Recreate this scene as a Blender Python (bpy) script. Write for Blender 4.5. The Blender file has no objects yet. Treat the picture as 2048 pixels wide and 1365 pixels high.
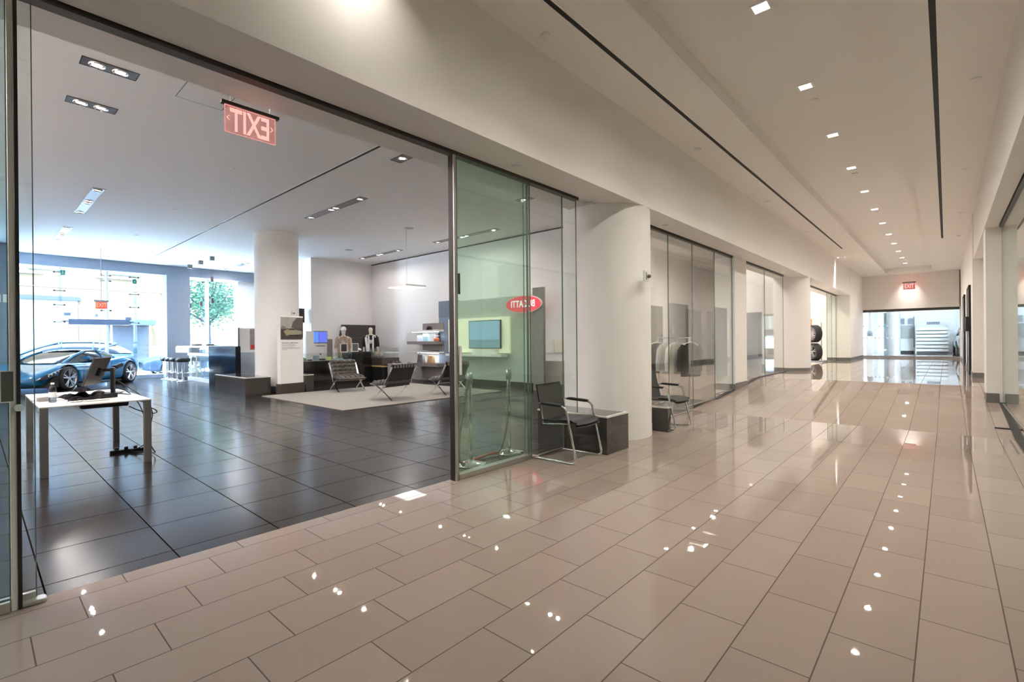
import bpy, bmesh, math, random
from mathutils import Vector, Matrix
random.seed(7)
PI = math.pi
R = math.radians
scene = bpy.context.scene
COL = scene.collection

# ------------------------------------------------------------------ camera
CAM_H = 1.35
yaw, pitch, roll = 0.7313, -0.0014, -0.0087
fwd = Vector((-math.sin(yaw)*math.cos(pitch), math.cos(yaw)*math.cos(pitch), math.sin(pitch)))
rt = Vector((math.cos(yaw), math.sin(yaw), 0)); upv = rt.cross(fwd)
rt2 = rt*math.cos(roll) + upv*math.sin(roll); up2 = -rt*math.sin(roll) + upv*math.cos(roll)
cam_d = bpy.data.cameras.new('camera'); cam = bpy.data.objects.new('camera', cam_d); COL.objects.link(cam)
cam.matrix_world = Matrix(((rt2.x, up2.x, -fwd.x, 0), (rt2.y, up2.y, -fwd.y, 0), (rt2.z, up2.z, -fwd.z, CAM_H), (0, 0, 0, 1)))
cam_d.sensor_width = 36.0; cam_d.lens = 968.6/2048*36.0
cam_d.clip_start = 0.05; cam_d.clip_end = 500
scene.camera = cam

# ------------------------------------------------------------------ world, sun, exposure
scene.view_settings.view_transform = 'Standard'
scene.view_settings.look = 'None'
scene.view_settings.gamma = 1.0
scene.view_settings.exposure = 3.6
K = 1/2**3.6        # every light below is scaled to this exposure
scene.view_settings.use_curve_mapping = False
scene.cycles.max_bounces = 16; scene.cycles.diffuse_bounces = 8; scene.cycles.glossy_bounces = 6; scene.cycles.transparent_max_bounces = 24
W = bpy.data.worlds.new('sky_world'); scene.world = W; W.use_nodes = True
bg = W.node_tree.nodes['Background']; bg.inputs[0].default_value = (0.60, 0.80, 1.0, 1); bg.inputs[1].default_value = 72.0*K
sun_d = bpy.data.lights.new('sun', 'SUN'); sun = bpy.data.objects.new('sun', sun_d); COL.objects.link(sun)
sun_d.energy = 32.0*K; sun_d.angle = R(2.0); sun_d.color = (1.0, 0.95, 0.86)
sun.rotation_euler = (R(40), R(-28), R(20))
sun.rotation_euler = Vector((-0.62, 0.35, -0.80)).to_track_quat('-Z', 'Y').to_euler()

HALL_W = 29.5      # watts of one hallway downlight
SHOW_W = 24.0      # watts of one showroom lamp
WARM = (1.0, 0.935, 0.85)
NEUT = (1.0, 0.92, 0.86)

# ------------------------------------------------------------------ materials
MATS = {}
def nodes_of(name):
    m = bpy.data.materials.new(name); m.use_nodes = True
    nt = m.node_tree; b = nt.nodes['Principled BSDF']
    MATS[name] = m
    return m, nt, b
def mat(name, col, rough=0.5, metal=0.0, noise=0.06, scale=6.0, spec=0.5, bump=0.0, emit=None, es=0.0, coat=0.0):
    m, nt, b = nodes_of(name)
    N, L = nt.nodes, nt.links
    b.inputs['Roughness'].default_value = rough; b.inputs['Metallic'].default_value = metal
    b.inputs['Specular IOR Level'].default_value = spec
    if coat: b.inputs['Coat Weight'].default_value = coat; b.inputs['Coat Roughness'].default_value = 0.05
    tc = N.new('ShaderNodeTexCoord'); nz = N.new('ShaderNodeTexNoise'); nz.inputs['Scale'].default_value = scale
    nz.inputs['Detail'].default_value = 4
    L.new(tc.outputs['Object'], nz.inputs['Vector'])
    mx = N.new('ShaderNodeMix'); mx.data_type = 'RGBA'
    mx.inputs[6].default_value = tuple(c*(1-noise) for c in col)+(1,)
    mx.inputs[7].default_value = tuple(min(1, c*(1+noise)) for c in col)+(1,)
    L.new(nz.outputs['Fac'], mx.inputs[0]); L.new(mx.outputs[2], b.inputs['Base Color'])
    if bump:
        bp = N.new('ShaderNodeBump'); bp.inputs['Strength'].default_value = bump; bp.inputs['Distance'].default_value = 0.01
        L.new(nz.outputs['Fac'], bp.inputs['Height']); L.new(bp.outputs[0], b.inputs['Normal'])
    if emit:
        b.inputs['Emission Color'].default_value = emit+(1,); b.inputs['Emission Strength'].default_value = es*K
    return m
def emis(name, col, s):
    m = bpy.data.materials.new(name); m.use_nodes = True; nt = m.node_tree
    nt.nodes.remove(nt.nodes['Principled BSDF'])
    e = nt.nodes.new('ShaderNodeEmission'); e.inputs[0].default_value = col+(1,); e.inputs[1].default_value = s*K
    nt.links.new(e.outputs[0], nt.nodes['Material Output'].inputs[0]); MATS[name] = m
    return m
def pane(name, tint, gloss=1.0, ior=1.5):
    m = bpy.data.materials.new(name); m.use_nodes = True; nt = m.node_tree; N, L = nt.nodes, nt.links
    N.remove(N['Principled BSDF'])
    t = N.new('ShaderNodeBsdfTransparent'); t.inputs[0].default_value = tint+(1,)
    g = N.new('ShaderNodeBsdfGlossy'); g.inputs['Roughness'].default_value = 0.0; g.inputs[0].default_value = (gloss, gloss, gloss, 1)
    f = N.new('ShaderNodeFresnel'); ge = N.new('ShaderNodeNewGeometry'); mi = N.new('ShaderNodeMix'); mi.data_type = 'FLOAT'
    mi.inputs[2].default_value = ior; mi.inputs[3].default_value = 1/ior     # same reflectance on both sides of the pane
    L.new(ge.outputs['Backfacing'], mi.inputs[0]); L.new(mi.outputs[0], f.inputs[0])
    mx = N.new('ShaderNodeMixShader')
    L.new(f.outputs[0], mx.inputs[0]); L.new(t.outputs[0], mx.inputs[1]); L.new(g.outputs[0], mx.inputs[2])
    L.new(mx.outputs[0], N['Material Output'].inputs[0]); MATS[name] = m
    return m
def tiles(name, ca, cb, grout, su, sv, ou, ov, shift, gw, rough, rvar=0.04, spec=0.5):
    """tiles laid in world metres: rows of width su along X, joints every sv along Y, each row shifted"""
    m, nt, b = nodes_of(name); N, L = nt.nodes, nt.links
    def M(op, a, c=None, d=None):
        n = N.new('ShaderNodeMath'); n.operation = op
        for i, v in enumerate((a, c, d)):
            if v is None: continue
            if isinstance(v, (int, float)): n.inputs[i].default_value = v
            else: L.new(v, n.inputs[i])
        return n.outputs[0]
    tc = N.new('ShaderNodeTexCoord'); sp = N.new('ShaderNodeSeparateXYZ'); L.new(tc.outputs['Object'], sp.inputs[0])
    u = M('DIVIDE', M('SUBTRACT', sp.outputs[0], ou), su); row = M('FLOOR', u); fu = M('FRACT', u)
    v = M('DIVIDE', M('SUBTRACT', M('SUBTRACT', sp.outputs[1], ov), M('MULTIPLY', row, shift)), sv)
    cell = M('FLOOR', v); fv = M('FRACT', v)
    du = M('MULTIPLY', M('MINIMUM', fu, M('SUBTRACT', 1.0, fu)), su); dv = M('MULTIPLY', M('MINIMUM', fv, M('SUBTRACT', 1.0, fv)), sv)
    d = M('MINIMUM', du, dv); g = M('LESS_THAN', d, gw)
    cb_ = N.new('ShaderNodeCombineXYZ'); L.new(row, cb_.inputs[0]); L.new(cell, cb_.inputs[1])
    wn = N.new('ShaderNodeTexWhiteNoise'); wn.noise_dimensions = '3D'; L.new(cb_.outputs[0], wn.inputs['Vector'])
    nz = N.new('ShaderNodeTexNoise'); nz.inputs['Scale'].default_value = 2.2; nz.inputs['Detail'].default_value = 6; L.new(tc.outputs['Object'], nz.inputs['Vector'])
    fac = M('ADD', M('MULTIPLY', wn.outputs[0], 0.6), M('MULTIPLY', nz.outputs['Fac'], 0.4))
    mx = N.new('ShaderNodeMix'); mx.data_type = 'RGBA'; mx.inputs[6].default_value = ca+(1,); mx.inputs[7].default_value = cb+(1,)
    L.new(fac, mx.inputs[0])
    m2 = N.new('ShaderNodeMix'); m2.data_type = 'RGBA'; m2.inputs[7].default_value = grout+(1,)
    L.new(g, m2.inputs[0]); L.new(mx.outputs[2], m2.inputs[6]); L.new(m2.outputs[2], b.inputs['Base Color'])
    rr = M('ADD', M('MULTIPLY', nz.outputs['Fac'], rvar), rough); rr = M('ADD', rr, M('MULTIPLY', g, 0.5))
    L.new(rr, b.inputs['Roughness']); L.new(M('MULTIPLY', M('SUBTRACT', 1.0, g), spec), b.inputs['Specular IOR Level'])
    bp = N.new('ShaderNodeBump'); bp.inputs['Strength'].default_value = 0.1; bp.inputs['Distance'].default_value = 0.002; bp.invert = True
    L.new(g, bp.inputs['Height']); L.new(bp.outputs[0], b.inputs['Normal'])
    return m

WALL = mat('white_wall_paint', (0.80, 0.775, 0.74), 0.55, noise=0.012, scale=1.5)
WALL2 = mat('showroom_wall_paint', (0.82, 0.80, 0.79), 0.6, noise=0.012, scale=1.5)
CEIL = mat('ceiling_paint', (0.82, 0.80, 0.76), 0.7, noise=0.01, scale=1.0)
CEIL2 = mat('showroom_ceiling_paint', (0.82, 0.80, 0.79), 0.7, noise=0.01, scale=1.0)
COLM = mat('column_paint', (0.80, 0.785, 0.76), 0.5, noise=0.01, scale=1.0)
HALLF = tiles('hall_floor_tile', (0.265, 0.210, 0.178), (0.312, 0.248, 0.211), (0.095, 0.074, 0.060), 0.3048, 0.61, -0.105, -0.03, -0.203, 0.0028, 0.004, 0.03, spec=0.75)
SHOWF = tiles('showroom_floor_tile', (0.022, 0.018, 0.0175), (0.030, 0.025, 0.024), (0.004, 0.0035, 0.0035), 0.61, 0.61, -4.37, 0.255, 0.0, 0.004, 0.15, 0.08, spec=0.14)
PALEF = tiles('pale_store_floor_tile', (0.55, 0.48, 0.42), (0.60, 0.53, 0.46), (0.35, 0.3, 0.26), 0.61, 0.61, 0, 0, 0.0, 0.003, 0.25)
BLACK = mat('black_gap', (0.008, 0.007, 0.006), 0.6)
DARKM = mat('dark_metal', (0.045, 0.042, 0.04), 0.35, 0.6)
TRACK = mat('dark_track_metal', (0.10, 0.09, 0.075), 0.4, 0.5)
STEEL = mat('brushed_steel', (0.55, 0.54, 0.52), 0.28, 1.0, bump=0.05, scale=40)
CHROME = mat('chrome', (0.86, 0.86, 0.85), 0.06, 1.0)
GREYB = mat('grey_baseboard', (0.20, 0.195, 0.18), 0.35, 0.3)
GREYP = mat('grey_pillar_panel', (0.25, 0.28, 0.33), 0.55, noise=0.03)
BLGREY = mat('blue_grey_panel', (0.20, 0.265, 0.36), 0.45, noise=0.04)
BLGREY2 = mat('dark_blue_grey_panel', (0.15, 0.19, 0.255), 0.45, noise=0.04)
BLGLOSS = mat('black_gloss', (0.012, 0.011, 0.011), 0.08, coat=0.5)
BLMAT = mat('black_satin', (0.018, 0.017, 0.017), 0.4)
BROWNBK = mat('dark_brown_panel', (0.055, 0.043, 0.036), 0.45, noise=0.1)
BENCHM = mat('bench_dark_stone', (0.05, 0.043, 0.038), 0.10, noise=0.1, coat=0.3)
BENCHT = mat('bench_edge_trim', (0.62, 0.60, 0.56), 0.35)
LEATHER = mat('black_leather', (0.045, 0.038, 0.032), 0.30, noise=0.2, scale=30, bump=0.1)
STRAPM = mat('leather_strap', (0.20, 0.18, 0.16), 0.5)
RUGM = mat('grey_rug_pile', (0.27, 0.25, 0.23), 0.95, noise=0.18, scale=90, bump=0.5)
WHITE = mat('white_laminate', (0.82, 0.81, 0.79), 0.35)
CREAM = mat('cream_board', (0.80, 0.74, 0.62), 0.6)
DESKT = mat('desk_top_white', (0.78, 0.76, 0.72), 0.22)
DESKL = mat('desk_leg_grey_metal', (0.18, 0.175, 0.165), 0.4, 0.4)
PLAST = mat('dark_plastic', (0.018, 0.017, 0.018), 0.4, spec=.3)
MONB = mat('monitor_back_plastic', (0.05, 0.046, 0.05), 0.4)
PAPER = mat('paper', (0.82, 0.80, 0.76), 0.8)
BOTTLE = pane('bottle_plastic', (0.55, 0.60, 0.64), 1.0, 1.7)
BLABEL = mat('bottle_label', (0.85, 0.87, 0.9), 0.5)
GREEN = pane('green_tinted_glass', (0.915, 0.972, 0.938))
CLEAR = pane('clear_glass', (0.955, 0.975, 0.965))
TEAL = pane('teal_tinted_glass', (0.86, 0.95, 0.965))
WINDOWG = pane('window_glass', (0.93, 0.975, 1.0), 0.8)
EDGEG = mat('glass_edge', (0.10, 0.16, 0.13), 0.2)
FROST = mat('pale_jamb', (0.74, 0.75, 0.73), 0.3)
MESHG = mat('charcoal_mesh_fabric', (0.04, 0.042, 0.036), 0.6, noise=0.15, scale=200)
ARMP = mat('black_arm_pad', (0.014, 0.013, 0.013), 0.45)
REDG = emis('exit_letter_glow', (1.0, 0.60, 0.54), 1.25)
REDP = pane('exit_panel_acrylic', (1.0, 0.86, 0.85), 0.5)
_nt = REDP.node_tree; _e = _nt.nodes.new('ShaderNodeEmission'); _e.inputs[0].default_value = (1, .30, .25, 1); _e.inputs[1].default_value = 0.11*K
_a = _nt.nodes.new('ShaderNodeAddShader'); _o = _nt.nodes['Material Output']; _l = _o.inputs[0].links[0].from_socket
_nt.links.new(_l, _a.inputs[0]); _nt.links.new(_e.outputs[0], _a.inputs[1]); _nt.links.new(_a.outputs[0], _o.inputs[0])
REDEDGE = emis('exit_edge_glow', (1.0, 0.42, 0.38), 0.8)
REDBODY = mat('exit_red_face', (0.75, 0.05, 0.03), 0.4, emit=(1.0, 0.10, 0.05), es=0.9)
LAMPW = emis('lamp_warm_lens', (1.0, 0.90, 0.78), 9.0)
LAMPN = emis('lamp_neutral_lens', (1.0, 0.93, 0.86), 10.0)
SCREENB = emis('blue_screen', (0.10, 0.22, 1.0), 1.5)
SCREENV = emis('violet_screen', (0.16, 0.20, 0.85), 1.1)
SKIN = mat('mannequin_shell', (0.70, 0.62, 0.54), 0.45)

# ------------------------------------------------------------------ mesh helpers
def rotm(rx=0, ry=0, rz=0):
    return Matrix.Rotation(rz, 3, 'Z') @ Matrix.Rotation(ry, 3, 'Y') @ Matrix.Rotation(rx, 3, 'X')
class MB:
    def __init__(s): s.v = []; s.f = []; s.sm = []
    def add(s, vs, fs, smooth=False):
        o = len(s.v); s.v += [tuple(v) for v in vs]
        for f in fs: s.f.append(tuple(i+o for i in f)); s.sm.append(smooth)
        return s
    def box(s, x0, x1, y0, y1, z0, z1, rot=None, piv=None):
        vs = [Vector((x, y, z)) for z in (z0, z1) for y in (y0, y1) for x in (x0, x1)]
        if rot is not None:
            p = Vector(piv) if piv is not None else Vector(((x0+x1)/2, (y0+y1)/2, (z0+z1)/2))
            vs = [rot @ (v-p) + p for v in vs]
        return s.add(vs, [(0, 2, 3, 1), (4, 5, 7, 6), (0, 1, 5, 4), (2, 6, 7, 3), (0, 4, 6, 2), (1, 3, 7, 5)])
    def cb(s, c, d, rot=None):
        return s.box(c[0]-d[0]/2, c[0]+d[0]/2, c[1]-d[1]/2, c[1]+d[1]/2, c[2]-d[2]/2, c[2]+d[2]/2, rot)
    def rbox(s, c, d, r=0.02, n=4, rot=None):
        """box with its four vertical edges rounded (in its local XY) and soft top and bottom"""
        hx, hy, hz = d[0]/2, d[1]/2, d[2]/2; r = min(r, hx*0.99, hy*0.99)
        ring = []
        for (sx, sy, a0) in ((1, 1, 0), (-1, 1, 90), (-1, -1, 180), (1, -1, 270)):
            for k in range(n+1):
                a = R(a0+90*k/n); ring.append((sx*(hx-r)+r*math.cos(a), sy*(hy-r)+r*math.sin(a)))
        e = min(r, hz*0.9)*0.5
        lv = [(-hz, -e), (-hz+e, 0), (hz-e, 0), (hz, -e)]
        vs = []
        for z, off in lv:
            for x, y in ring:
                l = math.hypot(x, y) or 1
                vs.append(Vector((x+off*x/l, y+off*y/l, z)))
        m = len(ring); fs = []
        for i in range(3):
            for k in range(m): fs.append((i*m+k, i*m+(k+1) % m, (i+1)*m+(k+1) % m, (i+1)*m+k))
        fs.append(tuple(reversed(range(m)))); fs.append(tuple(range(3*m, 4*m)))
        if rot is not None: vs = [rot @ v for v in vs]
        vs = [v+Vector(c) for v in vs]
        return s.add(vs, fs)
    def cyl(s, p0, p1, r0, r1=None, n=20, cap=True, smooth=True):
        p0, p1 = Vector(p0), Vector(p1); r1 = r0 if r1 is None else r1
        d = (p1-p0).normalized(); a = d.orthogonal().normalized(); b = d.cross(a)
        vs = [p+(a*math.cos(2*PI*k/n)+b*math.sin(2*PI*k/n))*r for p, r in ((p0, r0), (p1, r1)) for k in range(n)]
        s.add(vs, [(k, (k+1) % n, n+(k+1) % n, n+k) for k in range(n)], smooth)
        if cap:
            s.add(vs[:n], [tuple(reversed(range(n)))]); s.add(vs[n:], [tuple(range(n))])
        return s
    def lathe(s, prof, c=(0, 0, 0), n=32, axis='Z', smooth=True):
        vs = []
        for r, z in prof:
            for k in range(n):
                a = 2*PI*k/n; x, y = r*math.cos(a), r*math.sin(a)
                v = (x, y, z) if axis == 'Z' else ((z, x, y) if axis == 'X' else (x, z, y))
                vs.append(Vector(v)+Vector(c))
        fs = []
        for i in range(len(prof)-1):
            for k in range(n): fs.append((i*n+k, i*n+(k+1) % n, (i+1)*n+(k+1) % n, (i+1)*n+k))
        return s.add(vs, fs, smooth)
    def tube(s, pts, r, n=10, cap=True, flat=None):
        """round tube along a polyline; flat=(w,h) gives an oval bar"""
        pts = [Vector(p) for p in pts]; m = len(pts); vs = []; prev = None
        rr = r if isinstance(r, (list, tuple)) else [r]*m
        for i, p in enumerate(pts):
            t = (pts[min(i+1, m-1)]-pts[max(i-1, 0)]).normalized()
            if prev is None: a = t.orthogonal().normalized()
            else:
                a = prev-t*prev.dot(t)
                a = a.normalized() if a.length > 1e-6 else t.orthogonal().normalized()
            prev = a; b = t.cross(a)
            for k in range(n):
                an = 2*PI*k/n; vs.append(p+(a*math.cos(an)+b*math.sin(an))*rr[i])
        fs = [(i*n+k, i*n+(k+1) % n, (i+1)*n+(k+1) % n, (i+1)*n+k) for i in range(m-1) for k in range(n)]
        s.add(vs, fs, True)
        if cap: s.add(vs[:n], [tuple(reversed(range(n)))]); s.add(vs[-n:], [tuple(range(n))])
        return s
    def bar(s, pts, w, t, side):
        """flat bar: thickness t in the plane of the curve, width w along 'side'"""
        pts = [Vector(p) for p in pts]; m = len(pts); sd = Vector(side).normalized(); vs = []
        for i, p in enumerate(pts):
            tg = (pts[min(i+1, m-1)]-pts[max(i-1, 0)]).normalized(); nn = tg.cross(sd).normalized()
            for a, b in ((-1, -1), (1, -1), (1, 1), (-1, 1)): vs.append(p+sd*(a*w/2)+nn*(b*t/2))
        fs = [(i*4+k, i*4+(k+1) % 4, (i+1)*4+(k+1) % 4, (i+1)*4+k) for i in range(m-1) for k in range(4)]
        fs += [(3, 2, 1, 0), tuple((m-1)*4+k for k in range(4))]
        return s.add(vs, fs)
    def prism(s, poly, y0, y1, plane='XZ'):
        n = len(poly)
        def P(a, b, t): return {'XZ': (a, t, b), 'YZ': (t, a, b), 'XY': (a, b, t)}[plane]
        vs = [P(a, b, y0) for a, b in poly]+[P(a, b, y1) for a, b in poly]
        fs = [(k, (k+1) % n, n+(k+1) % n, n+k) for k in range(n)]+[tuple(reversed(range(n))), tuple(range(n, 2*n))]
        return s.add(vs, fs)
    def grid(s, fn, nu, nv, smooth=True, flip=False):
        vs = [fn(i/nu, j/nv) for j in range(nv+1) for i in range(nu+1)]
        fs = []
        for j in range(nv):
            for i in range(nu):
                a = j*(nu+1)+i; q = (a, a+1, a+nu+2, a+nu+1); fs.append(tuple(reversed(q)) if flip else q)
        return s.add(vs, fs, smooth)
    def build(s, name, m, parent=None, loc=None, rz=0, fix=True, bevel=0, subsurf=0):
        me = bpy.data.meshes.new(name); me.from_pydata(s.v, [], s.f)
        for p, sm in zip(me.polygons, s.sm): p.use_smooth = sm
        if fix:
            bm = bmesh.new(); bm.from_mesh(me); bmesh.ops.recalc_face_normals(bm, faces=bm.faces); bm.to_mesh(me); bm.free()
        me.materials.append(m); me.update()
        o = bpy.data.objects.new(name, me); COL.objects.link(o)
        if parent is not None: o.parent = parent
        if loc is not None: o.location = loc
        o.rotation_euler[2] = rz
        if bevel:
            b = o.modifiers.new('bevel', 'BEVEL'); b.width = bevel; b.segments = 2; b.limit_method = 'ANGLE'
        if subsurf:
            b = o.modifiers.new('subsurf', 'SUBSURF'); b.levels = subsurf; b.render_levels = subsurf
        return o
def tag(o, label, cat, group=None, kind=None):
    o['label'] = label; o['category'] = cat
    if group: o['group'] = group
    if kind: o['kind'] = kind
    return o
def thing(name, label, cat, loc=(0, 0, 0), rz=0, group=None):
    o = bpy.data.objects.new(name, None); COL.objects.link(o); o.empty_display_size = 0.1
    o.location = loc; o.rotation_euler = (0, 0, rz)
    return tag(o, label, cat, group)
def struct(name, mb, m, **k):
    o = mb.build(name, m, **k); o['kind'] = 'structure'; return o
def sbox(name, b, m, bevel=0):
    return struct(name, MB().box(*b), m, bevel=bevel)
def kids(o): return [c for c in bpy.data.objects if c.parent == o]
def dup(root, loc=None, rz=None, label=None, group=None):
    def cp(o, par):
        c = o.copy(); COL.objects.link(c)
        if par is not None: c.parent = par
        for ch in kids(o): cp(ch, c)
        return c
    r = cp(root, None)
    if loc is not None: r.location = loc
    if rz is not None: r.rotation_euler[2] = rz
    if label: r['label'] = label
    if group: r['group'] = group
    return r
def bez(p0, p1, p2, p3, n=12):
    p0, p1, p2, p3 = map(Vector, (p0, p1, p2, p3)); out = []
    for i in range(n+1):
        t = i/n; out.append(p0*(1-t)**3+p1*3*t*(1-t)**2+p2*3*t*t*(1-t)+p3*t**3)
    return out
def fillet(pts, r=0.05, n=5):
    pts = [Vector(p) for p in pts]; out = [pts[0]]
    for i in range(1, len(pts)-1):
        a, b, c = pts[i-1], pts[i], pts[i+1]
        d1 = (a-b); d2 = (c-b); rr = min(r, d1.length*0.49, d2.length*0.49)
        p, q = b+d1.normalized()*rr, b+d2.normalized()*rr
        for k in range(n+1):
            t = k/n; out.append(p*(1-t)**2+b*2*t*(1-t)+q*t*t)
    out.append(pts[-1]); return out
def text(body, size, m, name, parent, mat4, extrude=0.002, align='CENTER', bold=0.0, sx=1.0):
    cu = bpy.data.curves.new(name, 'FONT'); cu.body = body; cu.size = size; cu.extrude = extrude
    cu.align_x = align; cu.align_y = 'CENTER'; cu.offset = bold; cu.resolution_u = 3
    tmp = bpy.data.objects.new('tmp', cu); COL.objects.link(tmp)
    bpy.context.view_layer.update()
    me = bpy.data.meshes.new_from_object(tmp.evaluated_get(bpy.context.evaluated_depsgraph_get()))
    bpy.data.objects.remove(tmp); me.name = name
    me.materials.clear(); me.materials.append(m)
    me.transform(Matrix.Diagonal((sx, 1, 1, 1)))
    o = bpy.data.objects.new(name, me); COL.objects.link(o); o.parent = parent
    o.matrix_local = mat4
    return o
def basis(x, y, z, o):
    x, y, z = Vector(x), Vector(y), Vector(z)
    return Matrix(((x.x, y.x, z.x, o[0]), (x.y, y.y, z.y, o[1]), (x.z, y.z, z.z, o[2]), (0, 0, 0, 1)))
def lamp(name, loc, w, size, col, spread=150, parent=None, dirv=(0, 0, -1)):
    d = bpy.data.lights.new(name, 'AREA'); d.shape = 'DISK'; d.size = size; d.energy = w*K; d.color = col; d.spread = R(spread)
    o = bpy.data.objects.new(name, d); COL.objects.link(o); o.location = loc
    o.rotation_euler = Vector(dirv).to_track_quat('-Z', 'Y').to_euler()
    if parent is not None: o.parent = parent
    return o
ORD = ['first', 'second', 'third', 'fourth', 'fifth', 'sixth', 'seventh', 'eighth', 'ninth', 'tenth', 'eleventh', 'twelfth', 'thirteenth', 'fourteenth', 'fifteenth', 'sixteenth']

# ================================================================== SETTING
GX = -3.55                       # plane of the left storefront glass
RY0, RY1, RZ = 9.0, 13.3, 0.36   # ramp in the hall
YE = 29.2                        # end wall of the hall
def hz(y): return 0 if y < RY0 else (RZ if y > RY1 else RZ*(y-RY0)/(RY1-RY0))
# hall floor with its ramp (one slab, profile along Y)
prof = [(-6, 0), (RY0, 0), (RY1, RZ), (46, RZ), (46, -0.3), (-6, -0.3)]
struct('floor_hall', MB().prism([(y, z) for y, z in prof], -3.60, 4.5, 'YZ'), HALLF)
sbox('floor_showroom', (-23.7, -3.60, -8, 10.7, -0.3, 0.0), SHOWF)
struct('floor_gallery', MB().prism([(10.7, 0.002), (RY1, RZ+.002), (31, RZ+.002), (31, -.3), (10.7, -.3)], -8.2, -3.60, 'YZ'), HALLF)
# ceiling of the hall: two flats beside a recessed tray
ZC, ZT, XA, XB = 4.3, 4.48, -2.06, -0.45
c = MB()
c.box(-3.06, XA, -6, YE, ZC, ZC+0.3); c.box(XB, 0.49, -6, YE, ZC, ZC+0.3); c.box(XA, XB, 28.0, YE, ZC, ZC+0.3)
c.box(XA, XB, -6, 28.0, ZT, ZC+0.3)
struct('ceiling_hall', c, CEIL)
sbox('ceiling_showroom', (-23.7, -3.92, -8, 10.7, 4.4, 4.6), CEIL2)
sbox('ceiling_gallery', (-10.2, -3.92, 10.7, 31, 4.4, 4.6), CEIL2)
sbox('ceiling_side_room', (0.90, 4.5, -6, 12.2, 3.9, 4.1), CEIL)
# bulkheads over the storefronts
for nm, x0, x1, x2, x3 in (('wall_left_bulkhead', -3.86, -3.64, -3.53, -3.06),):
    b = MB(); b.box(-3.92, -3.61, -6, 31, 3.17, 4.6); b.box(-3.49, x3, -6, YE, 3.17, 4.6); b.box(-3.61, -3.49, -6, YE, 3.20, 4.6)
    struct(nm, b, WALL)
t = MB(); t.box(-3.59, -3.51, -2.4, 5.22, 3.145, 3.20); struct('trim_1', t, TRACK)
t = MB(); t.box(-3.585, -3.525, 6.75, 11.30, 3.14, 3.20); struct('trim_2', t, TRACK)
t = MB(); t.box(-3.585, -3.525, 12.2, 15.8, 3.14, 3.20); struct('trim_3', t, TRACK)
t = MB(); t.box(-3.585, -3.525, 17.2, 24.98, 3.14, 3.20); struct('trim_4', t, TRACK)
b = MB(); b.box(0.49, 0.66, -6, 12.2, 3.2, 4.6); b.box(0.66, 0.74, -6, 12.2, 3.26, 4.6); b.box(0.74, 1.0, -6, 12.2, 3.2, 4.6); b.box(0.49, 0.9, 12.2, 16.0, 3.2, 4.6)
struct('wall_right_bulkhead', b, WALL)
t = MB(); t.box(0.672, 0.728, -6, 11.5, 3.17, 3.258); struct('trim_5', t, TRACK)
# walls behind the camera and around
sbox('wall_back', (-23.7, 4.5, -6.3, -6.0, -0.1, 4.7), WALL)
sbox('wall_showroom_bounce', (-20.9, -3.6, -2.4, -2.2, -0.1, 4.7), WALL2)  # added unseen white wall, bounces lamp light up to the showroom ceiling
sbox('wall_side_room', (4.3, 4.5, -6, 12.2, -0.1, 4.2), WALL)
sbox('wall_side_room_end', (0.72, 4.5, 12.0, 12.2, -0.1, 4.2), WALL)
# pier and wall on the right
sbox('wall_right_pier', (0.505, 1.36, 11.6, 12.25, 0.0, 4.3), WALL)
sbox('wall_right_recess', (0.74, 0.9, 12.25, 16.0, 0.0, 4.3), WALL)
w = MB(); w.box(0.47, 0.9, 16.0, YE+0.2, 0.0, 4.4); struct('wall_right', w, WALL)
t = MB(); t.box(0.50, 0.66, 11.585, 11.6, hz(11.6), hz(11.6)+0.16); t.box(0.50, 0.505, 11.6, 12.2, hz(11.9), 0.36); t.box(0.97, 1.36, 11.585, 11.6, 0.2, 0.38)
struct('baseboard_right_pier', t, GREYB)
t = MB(); t.box(0.46, 0.74, 15.985, 16.0, RZ, RZ+0.12); t.box(0.455, 0.47, 16.0, 17.0, RZ, RZ+0.12); t.box(0.455, 0.47, 19.1, 21.6, RZ, RZ+0.12); t.box(0.455, 0.47, 23.3, YE, RZ, RZ+0.12)
struct('baseboard_right', t, GREYB)
# left piers and walls
sbox('wall_left_pier', (-3.95, -3.50, 11.32, 12.18, 0.0, 4.3), WALL)
t = MB(); t.box(-3.96, -3.49, 11.305, 11.32, hz(11.3), hz(11.3)+0.14); t.box(-3.50, -3.488, 11.32, 12.18, hz(11.3), hz(11.3)+0.16)
struct('baseboard_left_pier', t, GREYB)
sbox('wall_left', (-3.9, -3.055, 25.0, YE+0.2, 0.0, 4.3), WALL)
t = MB(); t.box(-3.055, -3.04, 25.0, YE, RZ, RZ+0.12); t.box(-3.9, -3.045, 24.985, 25.0, RZ, RZ+0.12); struct('baseboard_left', t, GREYB)
# showroom perimeter
sbox('wall_showroom_right', (-17.05, -5.5, 10.62, 10.9, 0.0, 4.36), WALL2)
sbox('trim_6', (-17.05, -5.5, 10.63, 10.85, 4.36, 4.40), BLACK)
sbox('wall_showroom_back', (-19.0, -17.0, 8.15, 10.62, 0.0, 4.4), WALL2)
sbox('wall_showroom_rear', (-23.4, -17.5, 10.5, 10.62, 0.0, 4.4), WALL2)
sbox('wall_gallery_left', (-7.8, -7.5, 10.9, 22.8, 0.0, 4.4), WALL2)
sbox('wall_gallery_end', (-7.8, -6.0, 22.6, 22.8, 0.0, 4.4), WALL2)
struct('baseboard_gallery', MB().prism([(10.9, .0), (RY1, RZ), (22.6, RZ), (22.6, RZ+.12), (RY1, RZ+.12), (10.9, .14)], -7.5, -7.485, 'YZ'), GREYB)
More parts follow.
